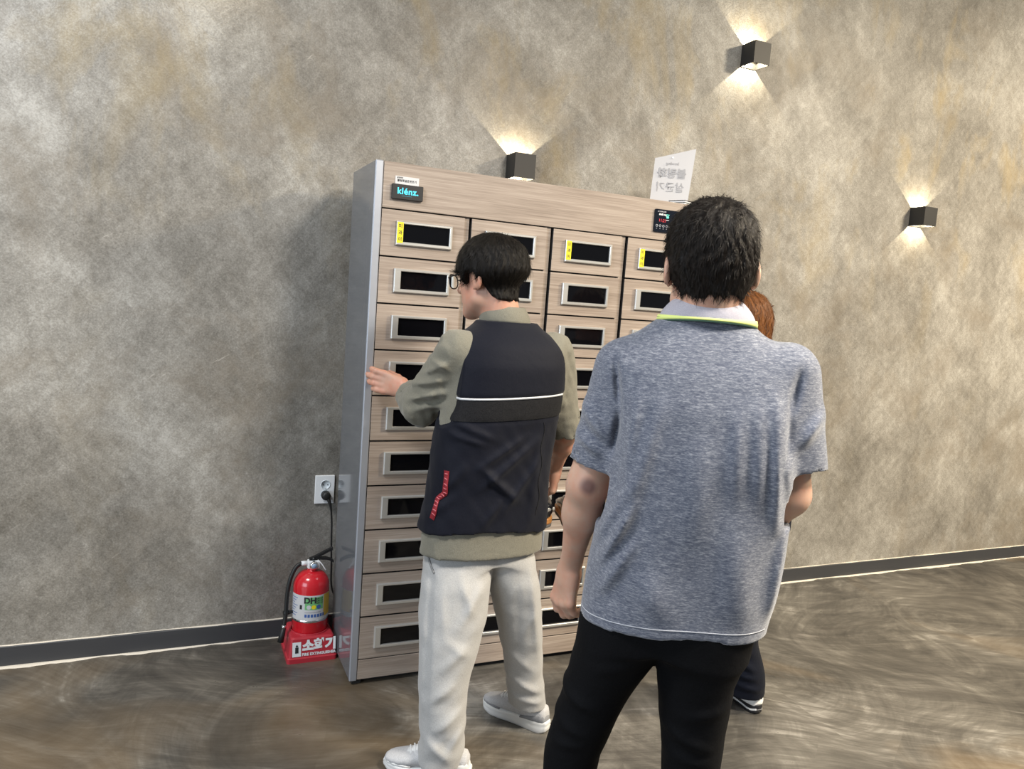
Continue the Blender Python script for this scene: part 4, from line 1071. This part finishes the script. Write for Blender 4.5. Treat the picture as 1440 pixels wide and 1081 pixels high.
def dv(x, y, z):
    up = sstep(z - zline(x), -0.004, 0.004)
    low = sstep(1.16 - z, 0.0, 0.06)
    return -0.0045 * up + 1.6 * cz(x, y, z) + low * (waves(x, y, z, 30, 21) * 0.004 + waves(x, y, z, 60, 22) * 0.0018) + 0.0025 * np.exp(-((z - zline(x) + 0.078) / 0.005) ** 2)
vme = sdf_mesh(ops, (-0.24, -0.24, 0.74), (0.36, 0.27, 1.48), 0.0048, disp=dv)
vest = mobj('vest', vme, MT['vest'], man1)
tv = bvh(vme)
xs_ = np.linspace(-0.125, 0.275, 60)
pipe = mat('reflective_piping', (0.60, 0.61, 0.63), 0.4)
mobj('reflective_stripe', ribbon_on(tv, [(x, zline(x) - 0.006) for x in xs_], 0.0032, 0.001, 0.002), pipe, vest)
def patch_on(tree, x0, x1, zf0, zf1, nx, nz, lift, th=0.0):
    v = []; f = []; ok = {}
    for i in range(nx + 1):
        x = x0 + (x1 - x0) * i / nx
        for k in range(nz + 1):
            z = zf0(x) + (zf1(x) - zf0(x)) * k / nz
            p, n_ = back_hit(tree, x, z)
            if p is not None: ok[(i, k)] = len(v); v.append(p + n_ * lift)
    for i in range(nx):
        for k in range(nz):
            q = [(i, k), (i + 1, k), (i + 1, k + 1), (i, k + 1)]
            if all(c in ok for c in q): f.append([ok[c] for c in q])
    return pydata(v, f, True)
mobj('mesh_panel', patch_on(tv, -0.120, 0.268, lambda x: zline(x) - 0.074, lambda x: zline(x) - 0.012, 60, 10, 0.0018), MT['mesh'], vest)
mobj('pocket_seam', ribbon_on(tv, [(0.205 + 0.004 * math.sin(k * .7), 1.13 - k * 0.012) for k in range(26)], 0.0012, 0.0006, 0.001), MT['mesh'], vest)
rt = mat('red_tape', (0.21, 0.006, 0.014), 0.7)
rb = [(-0.085, 0.975), (-0.085, 0.95), (-0.086, 0.925), (-0.086, 0.905), (-0.098, 0.893), (-0.108, 0.882), (-0.112, 0.862), (-0.116, 0.842), (-0.121, 0.820)]
rbn = mobj('red_tape', ribbon_on(tv, [tuple(p) for p in np.stack([np.interp(np.linspace(0, 8, 40), range(9), [p[0] for p in rb]), np.interp(np.linspace(0, 8, 40), range(9), [p[1] for p in rb])], 1)], 0.0088, 0.0012, 0.0015), rt, vest)
pinkm = mat('tape_print', (0.42, 0.09, 0.11), 0.7)
for k in range(12):
    t_ = 0.4 + k * 0.62; x = float(np.interp(t_, range(9), [p[0] for p in rb])); z = float(np.interp(t_, range(9), [p[1] for p in rb]))
    mobj('tape_print', ribbon_on(tv, [(x - 0.0045, z + 0.002 * (k % 2)), (x, z), (x + 0.0045, z - 0.002 * (k % 3))], 0.0019, 0.003, 0.0006), pinkm, vest)
# trousers
MT['trs1'] = fabric('pale_grey_cotton', (0.335, 0.332, 0.328), (0.42, 0.417, 0.412), (380, 380, 380), 0.75, 0.2, bstr=0.25)
lL = [(0.050, -0.046, -0.152, 0.070, 0.078, 0.080), (0.12, -0.048, -0.148, 0.068, 0.078, 0.080), (0.31, -0.054, -0.120, 0.080, 0.088, 0.088), (0.50, -0.040, -0.075, 0.110, 0.105, 0.105), (0.60, -0.036, -0.045, 0.112, 0.115, 0.115), (0.72, -0.030, 0.0, 0.108, 0.098, 0.10)]
lR = [(0.084, 0.242, 0.152, 0.066, 0.074, 0.072), (0.16, 0.230, 0.142, 0.064, 0.074, 0.074), (0.28, 0.210, 0.118, 0.068, 0.080, 0.080), (0.45, 0.178, 0.080, 0.078, 0.095, 0.095), (0.58, 0.150, 0.046, 0.088, 0.104, 0.106), (0.66, 0.132, 0.034, 0.080, 0.086, 0.09), (0.72, 0.112, 0.024, 0.070, 0.074, 0.08)]
hp = [(0.66, 0.036, 0.0, 0.175, 0.098, 0.100), (0.75, 0.036, 0.0, 0.175, 0.098, 0.100), (0.93, 0.040, 0.0, 0.165, 0.095, 0.100)]
ops = [('u', loft(lL, 2.2, 0.1), 0.0), ('u', loft(lR, 2.2, 0.25), 0.012), ('u', loft(hp, 2.3, TR1), 0.04),
       ('s', rc((-0.046, -0.152, 0.0), (-0.046, -0.150, 0.085), 0.060, 0.056), 0.004), ('s', rc((0.244, 0.152, 0.04), (0.240, 0.150, 0.115), 0.056, 0.052), 0.004)]
ctr = creases([(-0.115, 0.70, -0.100, 0.12, 0.010, -0.007), (-0.01, 0.50, 0.05, 0.62, 0.016, 0.008), (-0.07, 0.36, 0.02, 0.44, 0.016, 0.007), (-0.10, 0.26, -0.01, 0.33, 0.015, 0.008), (-0.08, 0.17, 0.01, 0.245, 0.014, 0.010), (-0.10, 0.155, -0.02, 0.095, 0.014, 0.010), (-0.02, 0.12, 0.02, 0.19, 0.012, 0.008), (-0.06, 0.46, 0.03, 0.40, 0.015, 0.006), (-0.03, 0.66, 0.03, 0.52, 0.014, 0.006), (-0.08, 0.62, -0.06, 0.45, 0.014, 0.005)], 'back', -0.02)
ctr2 = creases([(0.20, 0.66, 0.26, 0.30, 0.014, 0.008), (0.16, 0.60, 0.19, 0.30, 0.014, -0.006), (0.17, 0.22, 0.28, 0.165, 0.013, 0.010), (0.18, 0.145, 0.29, 0.125, 0.012, 0.010), (0.16, 0.32, 0.25, 0.25, 0.015, 0.006), (0.24, 0.5, 0.19, 0.40, 0.014, 0.005)], 'back', 0.16)
def dt1(x, y, z):
    lft = (x < 0.06 + (0.66 - z) * 0.08)
    lo_ = 1 + 1.0 * sstep(0.32 - z, 0, 0.2)
    return np.where(lft, ctr(x, y, z), ctr2(x, y, z)) + lo_ * (waves(x, y, z * 1.4, 26, 31) * 0.0042 + waves(x, y, z * 1.5, 52, 33) * 0.0020)
tme = sdf_mesh(ops, (-0.22, -0.27, 0.03), (0.33, 0.27, 0.95), 0.0052, disp=dt1)
tr1 = mobj('trousers', tme, MT['trs1'], man1)
tt = bvh(tme)
mobj('pocket_welt', ribbon_on(tt, [(-0.128, 0.690), (-0.122, 0.672), (-0.112, 0.655), (-0.104, 0.645)], 0.0028, 0.001, 0.003), mat('grey_lining', (0.22, 0.22, 0.22), 0.8), tr1)
# shoes
MT['knit'] = fabric('pale_knit', (0.40, 0.40, 0.41), (0.56, 0.56, 0.57), (450, 450, 450), 0.8, 0.1, bstr=0.4)
MT['knitd'] = fabric('grey_knit', (0.20, 0.205, 0.215), (0.28, 0.285, 0.30), (450, 450, 450), 0.8, 0.1, bstr=0.4)
MT['foam'] = mat('white_foam', (0.72, 0.72, 0.71), 0.55)
MT['lace'] = mat('white_lace', (0.70, 0.70, 0.69), 0.75)
sneaker(man1, (0.318, 0.112, 0), (0.094, 0.279, 0), 'R', MT['knit'], MT['foam'], MT['knitd'], MT['lace'])
sneaker(man1, (0.052, -0.172, 0), (-0.226, -0.126, 0), 'L', MT['knit'], MT['foam'], MT['foam'], MT['lace'])

# ======================= bowling shoes in his right hand
MT['bleather'] = mat('black_leather', (0.010, 0.010, 0.012), 0.22, 0, 0.5, coat=0.4)
MT['tan'] = mat('tan_rubber', (0.55, 0.24, 0.07), 0.4)
MT['sparkle'] = mat('silver_trim', (0.72, 0.70, 0.66), 0.25, 0.6)
MT['greysole'] = mat('grey_sole', (0.16, 0.15, 0.14), 0.6)
ca, sa = math.cos(HEAD1 - PI / 2), math.sin(HEAD1 - PI / 2)
def w1(x, y): return (HX + x * ca - y * sa, HY + x * sa + y * ca)
for (x, y, z, lbl, sd) in ((0.262, 0.275, 0.690, 'black bowling shoe with tan sole held by the vested man, nearer the vest', 'L'), (0.362, 0.262, 0.697, 'black bowling shoe with tan sole held by the vested man, nearer the grey polo', 'R')):
    wx, wy = w1(x, y)
    bs = empty('bowling_shoe', (wx, wy, z), HEAD1 - PI / 2); tag(bs, lbl, 'shoe', 'pair of bowling shoes held by the man in the vest')
    L = 0.265; s = L / 0.28; b = 0.030
    secs = [(0.006, 0, 0.016, b, 0.080), (0.018, 0, 0.028, b, 0.094), (0.045, 0, 0.034, b, 0.092), (0.085, 0, 0.034, b, 0.092), (0.115, 0, 0.035, b, 0.098), (0.14, 0, 0.037, b, 0.090), (0.17, 0, 0.041, b, 0.078), (0.20, 0, 0.043, b, 0.068), (0.23, 0, 0.041, b, 0.062), (0.255, 0, 0.034, b, 0.056), (0.272, 0, 0.018, b, 0.048)]
    mobj('upper', section_shoe([(q[0] * s,) + q[1:] for q in secs], 18), MT['bleather'], bs)
    mobj('midsole', sole_mesh(L, sd, lambda y: 0.012, lambda y: 0.034, 0.001), MT['tan'], bs)
    mobj('outsole', sole_mesh(L, sd, lambda y: 0.0, lambda y: 0.012, 0.0), MT['greysole'], bs)
    for k in range(4):
        yy = (0.12 + k * 0.018) * s; zz = 0.098 - k * 0.007
        mobj('lace', sweep([(-0.024, yy, zz - 0.008), (0, yy + 0.006, zz + 0.002), (0.024, yy + 0.012, zz - 0.008)], 0.003, 6), MT['sparkle'], bs)
    mobj('heel_trim', section_shoe([(0.002, 0, 0.010, 0.055, 0.076), (0.010, 0, 0.022, 0.055, 0.078), (0.022, 0, 0.0305, 0.056, 0.076), (0.04, 0, 0.0345, 0.060, 0.072)], 14), MT['sparkle'], bs)

# ======================= man in the polo shirt
PX, PY = 0.98, 1.27; HEAD2 = math.atan2(PY, PX)
O2 = A(0.006, 0.028, 1.594); R2 = frame_rot(math.radians(11), -0.06, -0.02)
TR2 = math.radians(4)
tors2 = [(0.80, -0.004, 0.0, 0.190, 0.140, 0.15), (0.865, -0.004, 0.0, 0.190, 0.140, 0.15), (0.97, 0.004, 0.0, 0.192, 0.140, 0.155), (1.10, 0.020, 0.0, 0.188, 0.140, 0.155), (1.22, 0.026, 0.002, 0.186, 0.140, 0.145), (1.32, 0.022, 0.004, 0.188, 0.134, 0.13),
         (1.385, 0.014, 0.008, 0.186, 0.118, 0.115), (1.425, 0.010, 0.014, 0.164, 0.104, 0.10), (1.455, 0.008, 0.020, 0.136, 0.094, 0.09), (1.480, 0.008, 0.024, 0.106, 0.084, 0.08), (1.505, 0.008, 0.028, 0.076, 0.070, 0.068)]
shL2, elL2, wrL2 = A(-0.160, 0.005, 1.382), A(-0.204, 0.000, 1.122), A(-0.240, 0.105, 0.903)
shR2, elR2, wrR2 = A(0.186, 0.005, 1.395), A(0.204, 0.010, 1.152), A(0.095, 0.150, 0.965)
sk2 = dict(head=O2, headR=R2, hsc=1.02, nsc=1.05, neck=A(0.008, 0.018, 1.45), torso=tors2, trot=TR2, shL=shL2, elL=elL2, wrL=wrL2, shR=shR2, elR=elR2, wrR=wrR2, hnL=(-1, -0.15, 0), hnR=(1, 0, 0), arm=1.04,
           handL=hand_ops(wrL2, (-0.12, 0.02, -0.99), (-0.68, -0.73, 0.05), 'L', 1.06, frad=1.1, curls=[(0.45, 0.70, 0.4), (0.55, 0.85, 0.5), (0.62, 0.95, 0.5), (0.62, 0.95, 0.5)], thumb=(0.80, 0.40, -0.45), tcurl=(0.4, 0.5)),
           handR=hand_ops(wrR2, (-0.45, 0.60, -0.60), (0.75, 0.5, 0.2), 'R', 1.0, curl=(0.4, 0.5, 0.3)),
           hipL=(-0.09, 0.0, 0.86), kneeL=(-0.188, 0.0, 0.48), ankL=(-0.205, -0.01, 0.085), toeL=(-0.22, 0.13, 0.05),
           hipR=(0.07, 0.0, 0.86), kneeR=(0.07, 0.02, 0.48), ankR=(0.085, 0.0, 0.085), toeR=(0.12, 0.14, 0.05))
fine2 = (((-0.30, -0.15, 0.0030), (-0.09, 0.10, 0.006)), ((0.02, 0.19, 0.0030), (-0.09, 0.14, 0.006)), ((0.74, 0.92, 0.0030), (1.46, 1.74, 0.006)))
me = sdf_mesh(body_ops(sk2), (-0.32, -0.20, 0.01), (0.32, 0.42, 1.76), 0.009, fine2)
# darker worn skin on the elbow
sk2m = MT['skin2']; nt = sk2m.node_tree
dd = node(nt, 'ShaderNodeVectorMath', {0: opos(nt), 1: (-0.196, -0.042, 1.128)}, operation='DISTANCE').outputs['Value']
base_in = bsdf(sk2m).inputs['Base Color'].links[0].from_socket
setin(sk2m, 'Base Color', mixc(nt, node(nt, 'ShaderNodeMapRange', {'Value': dd, 'From Min': 0.026, 'From Max': 0.008, 'To Min': 0.0, 'To Max': 0.92}, interpolation_type='SMOOTHSTEP').outputs[0], base_in, (0.16, 0.085, 0.075)))
man2 = person_root(me, sk2m, PX, PY, HEAD2, 'man in heather grey polo shirt and black trousers seen from behind')
put_eyes(man2, O2, R2)
def thick2(a, b, c): return 0.003 + 0.010 * sstep(c, -0.075, -0.02) + 0.007 * sstep(c, 0.04, 0.11)
def line2(a, b, c):
    f = interp(b, [-0.13, -0.05, -0.034, -0.020, -0.004, 0.026, 0.030, 0.044, 0.050, 0.075, 0.12], [-0.062, -0.060, -0.050, -0.028, 0.026, 0.024, -0.018, -0.012, 0.040, 0.062, 0.066])
    return f + 0.005 * np.sin(a * 240 + 2 * np.sin(a * 90)) - c
def disp2(a, b, c):
    an = np.arctan2(a, b + 0.03)
    return 0.0016 * np.sin(an * 20 + 4 * np.sin(c * 60 + a * 30)) + 0.0014 * np.sin(an * 43 + c * 90)
hm = hair_mesh(O2, R2, thick2, line2, O2 - 0.15, O2 + 0.16, 0.0042, disp2, sc=1.02)
crown2 = O2 + R2 @ A(0.005, -0.060, 0.118)
hr2 = mobj('hair', hm, hair_material('dark_brown_hair', crown2, R2, (0.0040, 0.0032, 0.0030), (0.026, 0.017, 0.011), 0.35), man2)
strands(hr2, hm, crown2, 6000, 0.022, bpy.data.materials['dark_brown_hair'], 4, lift=0.0035)
# polo shirt
def polo_material():
    m = mat('heather_jersey', (0.3, 0.3, 0.35), 0.85, 0, 0.2, sheen=0.35); nt = m.node_tree; p = opos(nt)
    n1 = noise(nt, mapping(nt, p, (150, 150, 520)), 1.0, 3, 0.7, 0.3)
    n2 = noise(nt, mapping(nt, p, (60, 60, 340), loc=(3, 2, 1)), 1.0, 2, 0.6, 0.2)
    v = math_(nt, 'MULTIPLY_ADD', n1, 0.6, math_(nt, 'MULTIPLY', n2, 0.4))
    c = ramp(nt, v, [(0.34, (0.055, 0.064, 0.098)), (0.50, (0.122, 0.134, 0.172)), (0.66, (0.28, 0.29, 0.325))])
    setin(m, 'Base Color', c); w = noise(nt, p, 30, 3, 0.5, 0.4)
    bump(m, math_(nt, 'MULTIPLY_ADD', n1, 0.10, math_(nt, 'MULTIPLY', w, 0.6)), 0.22, 0.01)
    return m
MT['polo'] = polo_material()
uL = (elL2 - shL2) / np.linalg.norm(elL2 - shL2); eL = elL2 - uL * 0.045
qR = A(0.228, 0.000, 1.158); uR = (qR - shR2) / np.linalg.norm(qR - shR2); eR = qR - uR * 0.046
ops = [('u', loft(tors2, 2.5, TR2, 0.0), 0.0), ('u', rc(shL2 + A(0.015, 0, -0.005), eL + uL * 0.05, 0.066, 0.054), 0.035), ('u', rc(shR2 + A(-0.012, 0, -0.005), eR + uR * 0.05, 0.068, 0.052), 0.035)]
ops += sleeve_end(eL, uL, 0.055) + sleeve_end(eR, uR, 0.053)
ops += [('i', lambda x, y, z: 0.862 + 0.008 * np.sin(x * 9 + 0.6) - z + 0 * y, 0), ('s', rc((0.008, 0.024, 1.50), (0.006, 0.05, 1.62), 0.064, 0.068), 0.004),
        ('s', loft([(0.78, -0.004, 0, 0.19, 0.14, 0.15), (0.92, 0.0, 0, 0.19, 0.14, 0.15)], 2.5, TR2, -0.022), 0.003)]
cp2 = creases([(0.150, 1.36, 0.178, 1.10, 0.012, 0.007), (0.168, 1.34, 0.196, 1.16, 0.011, 0.006), (0.120, 1.34, 0.140, 1.15, 0.014, 0.005), (0.085, 1.33, 0.095, 1.16, 0.016, 0.004),
               (-0.105, 1.34, -0.115, 1.15, 0.014, 0.005), (-0.060, 1.32, -0.115, 1.05, 0.016, 0.005), (-0.155, 0.985, -0.095, 1.12, 0.012, 0.007), (-0.165, 1.03, -0.10, 1.17, 0.012, 0.006), (-0.15, 0.93, -0.08, 1.06, 0.014, 0.005),
               (0.02, 1.28, 0.03, 1.05, 0.03, 0.004), (0.20, 1.10, 0.185, 0.90, 0.014, 0.005), (0.10, 1.10, 0.13, 0.90, 0.03, 0.004), (-0.06, 1.0, -0.02, 0.88, 0.03, 0.004),
               (-0.162, 1.405, -0.142, 1.30, 0.007, -0.005), (-0.142, 1.30, -0.150, 1.21, 0.007, -0.006), (0.196, 1.41, 0.180, 1.32, 0.007, -0.005), (0.180, 1.32, 0.186, 1.23, 0.007, -0.006),
               (-0.225, 1.30, -0.165, 1.235, 0.012, 0.005), (-0.235, 1.24, -0.17, 1.20, 0.010, 0.004), (0.25, 1.33, 0.205, 1.26, 0.012, 0.005)], 'back', 0.06)
def dp2(x, y, z): return 3.2 * cp2(x, y, z) * (0.35 + 0.65 * sstep(z, 0.88, 0.95)) + waves(x, y * 0.6, z * 0.5, 32, 41) * 0.0045 + waves(x, y, z * 0.4, 70, 43) * 0.0012 * sstep(1.35 - z, 0, 0.1)
pme = sdf_mesh(ops, (-0.30, -0.20, 0.82), (0.32, 0.20, 1.54), 0.005, disp=dp2)
polo = mobj('polo_shirt', pme, MT['polo'], man2)
tp = bvh(pme)
MT['pcol'] = fabric('lavender_rib', (0.30, 0.29, 0.335), (0.37, 0.36, 0.405), (300, 300, 900), 0.85, 0.2, bstr=0.2)
clr = mobj('collar', band((0.010, 0.026, 1.532), (0.068, 0.068), (0.010, 0.020, 1.492, -0.022), (0.100, 0.090), -2.3, 2.3, 56, 0.005, 8, 0.006), MT['pcol'], polo)
mobj('collar_trim', band((0.010, 0.0202, 1.4958, -0.021), (0.0992, 0.0895), (0.010, 0.020, 1.4910, -0.022), (0.1015, 0.0915), -2.3, 2.3, 56, 0.003, 2, 0.001), mat('lime_trim', (0.62, 0.70, 0.22), 0.8), polo)
mobj('collar_trim', band((0.010, 0.020, 1.4912, -0.022), (0.1010, 0.0910), (0.010, 0.020, 1.4875, -0.022), (0.1015, 0.0915), -2.3, 2.3, 56, 0.003, 2, 0.0), mat('dark_green_trim', (0.04, 0.09, 0.06), 0.8), polo)
sti = mat('hem_stitch', (0.48, 0.49, 0.53), 0.85)
mobj('hem_stitch', ribbon_on(tp, [(x, 0.862 + 0.008 * math.sin(x * 9 + 0.6) + 0.022) for x in np.linspace(-0.188, 0.18, 60)], 0.0010, 0.0004, 0.0006), sti, polo)
# trousers
MT['trs2'] = fabric('black_twill', (0.0028, 0.0029, 0.0036), (0.0048, 0.0050, 0.0062), (500, 500, 500), 0.8, 0.0, bstr=0.25)
lL = [(0.055, -0.205, -0.005, 0.060, 0.068, 0.07), (0.25, -0.200, -0.004, 0.057, 0.070, 0.07), (0.47, -0.190, 0.0, 0.058, 0.076, 0.078), (0.53, -0.186, 0.0, 0.062, 0.080, 0.082), (0.67, -0.148, 0.0, 0.072, 0.092, 0.095), (0.80, -0.102, 0.0, 0.092, 0.115, 0.115), (0.88, -0.09, 0, 0.095, 0.12, 0.12)]
lR = [(0.055, 0.085, -0.005, 0.060, 0.068, 0.07), (0.25, 0.079, 0.0, 0.058, 0.070, 0.07), (0.50, 0.070, 0.005, 0.060, 0.078, 0.08), (0.60, 0.066, 0.004, 0.066, 0.085, 0.088), (0.74, 0.060, 0.0, 0.080, 0.105, 0.105), (0.80, 0.066, 0.0, 0.090, 0.115, 0.115), (0.88, 0.07, 0, 0.095, 0.12, 0.12)]
hp = [(0.815, -0.010, 0.0, 0.165, 0.120, 0.125), (0.90, -0.006, 0.0, 0.172, 0.125, 0.13), (1.02, -0.002, 0.0, 0.168, 0.120, 0.13)]
ops = [('u', loft(lL, 2.2), 0.0), ('u', loft(lR, 2.2), 0.012), ('u', loft(hp, 2.3), 0.04)]
ct2 = creases([(-0.24, 0.70, -0.13, 0.665, 0.012, 0.009), (-0.24, 0.63, -0.14, 0.60, 0.012, 0.008), (-0.24, 0.57, -0.14, 0.585, 0.010, 0.006), (0.00, 0.66, 0.11, 0.62, 0.012, 0.008), (0.03, 0.69, 0.14, 0.72, 0.012, 0.006), (0.01, 0.60, 0.12, 0.59, 0.012, 0.006), (-0.15, 0.76, -0.04, 0.79, 0.014, 0.005)], 'back', 0.03)
tme2 = sdf_mesh(ops, (-0.31, -0.17, 0.03), (0.21, 0.19, 1.05), 0.006, disp=lambda x, y, z: ct2(x, y, z) + waves(x, y, z * 1.3, 26, 51) * 0.0035)
tr2 = mobj('trousers', tme2, MT['trs2'], man2)
bsole = mat('black_sole', (0.02, 0.02, 0.02), 0.6)
sneaker(man2, (-0.205, -0.075, 0), (-0.225, 0.205, 0), 'L', MT['trs2'], bsole, bsole, bsole)
sneaker(man2, (0.080, -0.075, 0), (0.125, 0.20, 0), 'R', MT['trs2'], bsole, bsole, bsole)

# ======================= person mostly hidden behind the polo shirt
WX, WY = 1.95, 2.10; HEAD3 = math.atan2(WY, WX)
O3 = A(-0.118, 0.010, 1.463); R3 = frame_rot(math.radians(38), -0.30, 0.0)
TR3 = math.radians(35)
tors3 = [(0.74, -0.035, 0.02, 0.160, 0.115, 0.11), (0.85, -0.04, 0.015, 0.165, 0.115, 0.11), (0.98, -0.055, 0.0, 0.140, 0.10, 0.10), (1.10, -0.075, 0.0, 0.145, 0.105, 0.11), (1.20, -0.09, 0.0, 0.150, 0.105, 0.11), (1.26, -0.10, 0.0, 0.145, 0.09, 0.09), (1.30, -0.105, 0.0, 0.11, 0.075, 0.075), (1.34, -0.108, 0.0, 0.06, 0.06, 0.06)]
shL3, elL3, wrL3 = A(-0.215, -0.07, 1.25), A(-0.25, 0.02, 1.00), A(-0.24, 0.20, 0.95)
shR3, elR3, wrR3 = A(0.015, 0.09, 1.25), A(0.030, 0.14, 1.00), A(-0.06, 0.30, 0.97)
sk3 = dict(head=O3, headR=R3, hsc=0.95, nsc=0.85, neck=A(-0.105, 0.0, 1.30), torso=tors3, trot=TR3, shL=shL3, elL=elL3, wrL=wrL3, shR=shR3, elR=elR3, wrR=wrR3, hnL=(-1, 0, 0), hnR=(1, 0, 0), arm=0.8,
           handL=hand_ops(wrL3, (-0.15, 0.95, -0.2), (-0.6, 0, 0.8), 'L', 0.9, curl=(0.5, 0.6, 0.4)), handR=hand_ops(wrR3, (-0.5, 0.8, -0.2), (0.5, 0.2, 0.8), 'R', 0.9, curl=(0.5, 0.6, 0.4)),
           hipL=(-0.10, -0.01, 0.78), kneeL=(-0.135, 0.0, 0.43), ankL=(-0.16, 0.02, 0.085), toeL=(-0.24, 0.12, 0.05), hipR=(-0.01, 0.05, 0.78), kneeR=(-0.014, 0.095, 0.43), ankR=(0.026, 0.138, 0.085), toeR=(-0.045, 0.235, 0.05))
me = sdf_mesh(body_ops(sk3), (-0.42, -0.22, 0.01), (0.24, 0.46, 1.62), 0.0085)
wom = person_root(me, MT['skin1'], WX, WY, HEAD3, 'person with reddish-brown hair and navy trousers, mostly hidden behind the grey polo shirt')
put_eyes(wom, O3, R3)
def thick3(a, b, c): return 0.014 + 0.010 * sstep(-b, -0.02, 0.06)
def line3(a, b, c):
    f = interp(b, [-0.13, -0.05, -0.02, 0.00, 0.03, 0.05, 0.075, 0.12], [-0.115, -0.11, -0.08, -0.03, -0.02, 0.03, 0.055, 0.06])
    return f - c
def disp3(a, b, c):
    an = np.arctan2(a, b + 0.06); return 0.0022 * np.sin(an * 18 + 3 * np.sin(c * 50)) + 0.0014 * np.sin(an * 41 + c * 70)
hm = hair_mesh(O3, R3, thick3, line3, O3 - 0.16, O3 + 0.16, 0.0045, disp3, sc=0.95)
crown3 = O3 + R3 @ A(0, -0.03, 0.13)
hr3 = mobj('hair', hm, hair_material('auburn_hair', crown3, R3, (0.040, 0.014, 0.005), (0.34, 0.125, 0.030), 0.5), wom)
strands(hr3, hm, crown3, 3000, 0.035, bpy.data.materials['auburn_hair'], 5)
mobj('hair_wisp', sweep(spline([(-0.052, -0.01, 1.525), (-0.030, -0.012, 1.545), (-0.018, -0.015, 1.552)], 4), [0.003] * 5 + [0.002, 0.0015, 0.001, 0.0006], 5), bpy.data.materials['auburn_hair'], wom)
MT['navy'] = fabric('navy_twill', (0.0030, 0.0040, 0.0085), (0.0052, 0.0068, 0.0135), (450, 450, 450), 0.75, 0.03, bstr=0.3)
ops = [('u', loft(tors3, 2.4, TR3, 0.004), 0.0)]
for s, e, w in ((shL3, elL3, wrL3), (shR3, elR3, wrR3)): ops += [('u', rc(s, e, 0.055, 0.045), 0.03), ('u', rc(e, e + (w - e) * 0.85, 0.044, 0.034), 0.02)]
ops += [('s', rc((-0.108, 0.0, 1.325), (-0.11, 0.0, 1.45), 0.052, 0.058), 0.004), ('i', lambda x, y, z: 0.745 - z + 0 * x, 0)]
mobj('top', sdf_mesh(ops, (-0.36, -0.22, 0.70), (0.18, 0.42, 1.37), 0.0065, disp=lambda x, y, z: waves(x, y, z, 34, 61) * 0.004), MT['navy'], wom)
lL = [(0.05, -0.162, 0.025, 0.075, 0.085, 0.085), (0.3, -0.15, 0.01, 0.075, 0.085, 0.085), (0.60, -0.12, -0.005, 0.088, 0.1, 0.1), (0.78, -0.10, -0.01, 0.09, 0.1, 0.1)]
lR = [(0.062, 0.026, 0.142, 0.078, 0.088, 0.088), (0.13, 0.022, 0.138, 0.076, 0.086, 0.086), (0.20, 0.006, 0.128, 0.070, 0.082, 0.085), (0.26, -0.008, 0.118, 0.066, 0.080, 0.085), (0.36, -0.014, 0.105, 0.068, 0.085, 0.085), (0.60, -0.015, 0.07, 0.080, 0.1, 0.1), (0.78, -0.01, 0.05, 0.085, 0.1, 0.1)]
hp = [(0.74, -0.04, 0.015, 0.150, 0.105, 0.105), (0.92, -0.045, 0.01, 0.140, 0.10, 0.10)]
ct3 = creases([(-0.03, 0.235, 0.07, 0.175, 0.013, 0.012), (-0.02, 0.165, 0.08, 0.150, 0.012, 0.010), (-0.03, 0.30, 0.05, 0.24, 0.013, 0.007), (-0.02, 0.125, 0.09, 0.105, 0.011, 0.009)], 'all')
mobj('trousers', sdf_mesh([('u', loft(lL, 2.2), 0.0), ('u', loft(lR, 2.2), 0.012), ('u', loft(hp, 2.3, TR3), 0.04)], (-0.27, -0.14, 0.03), (0.15, 0.28, 0.95), 0.006, disp=lambda x, y, z: ct3(x, y, z) + waves(x, y, z * 1.3, 28, 71) * 0.004), MT['navy'], wom)
wsh = mat('shoe_black', (0.015, 0.015, 0.018), 0.5)
sneaker(wom, (0.086, 0.094, 0), (-0.075, 0.275, 0), 'R', wsh, wsh, MT['foam'], wsh, thick=0.030, stripe=MT['foam'])
sneaker(wom, (-0.10, -0.01, 0), (-0.27, 0.16, 0), 'L', wsh, wsh, MT['foam'], wsh, thick=0.030, stripe=MT['foam'])
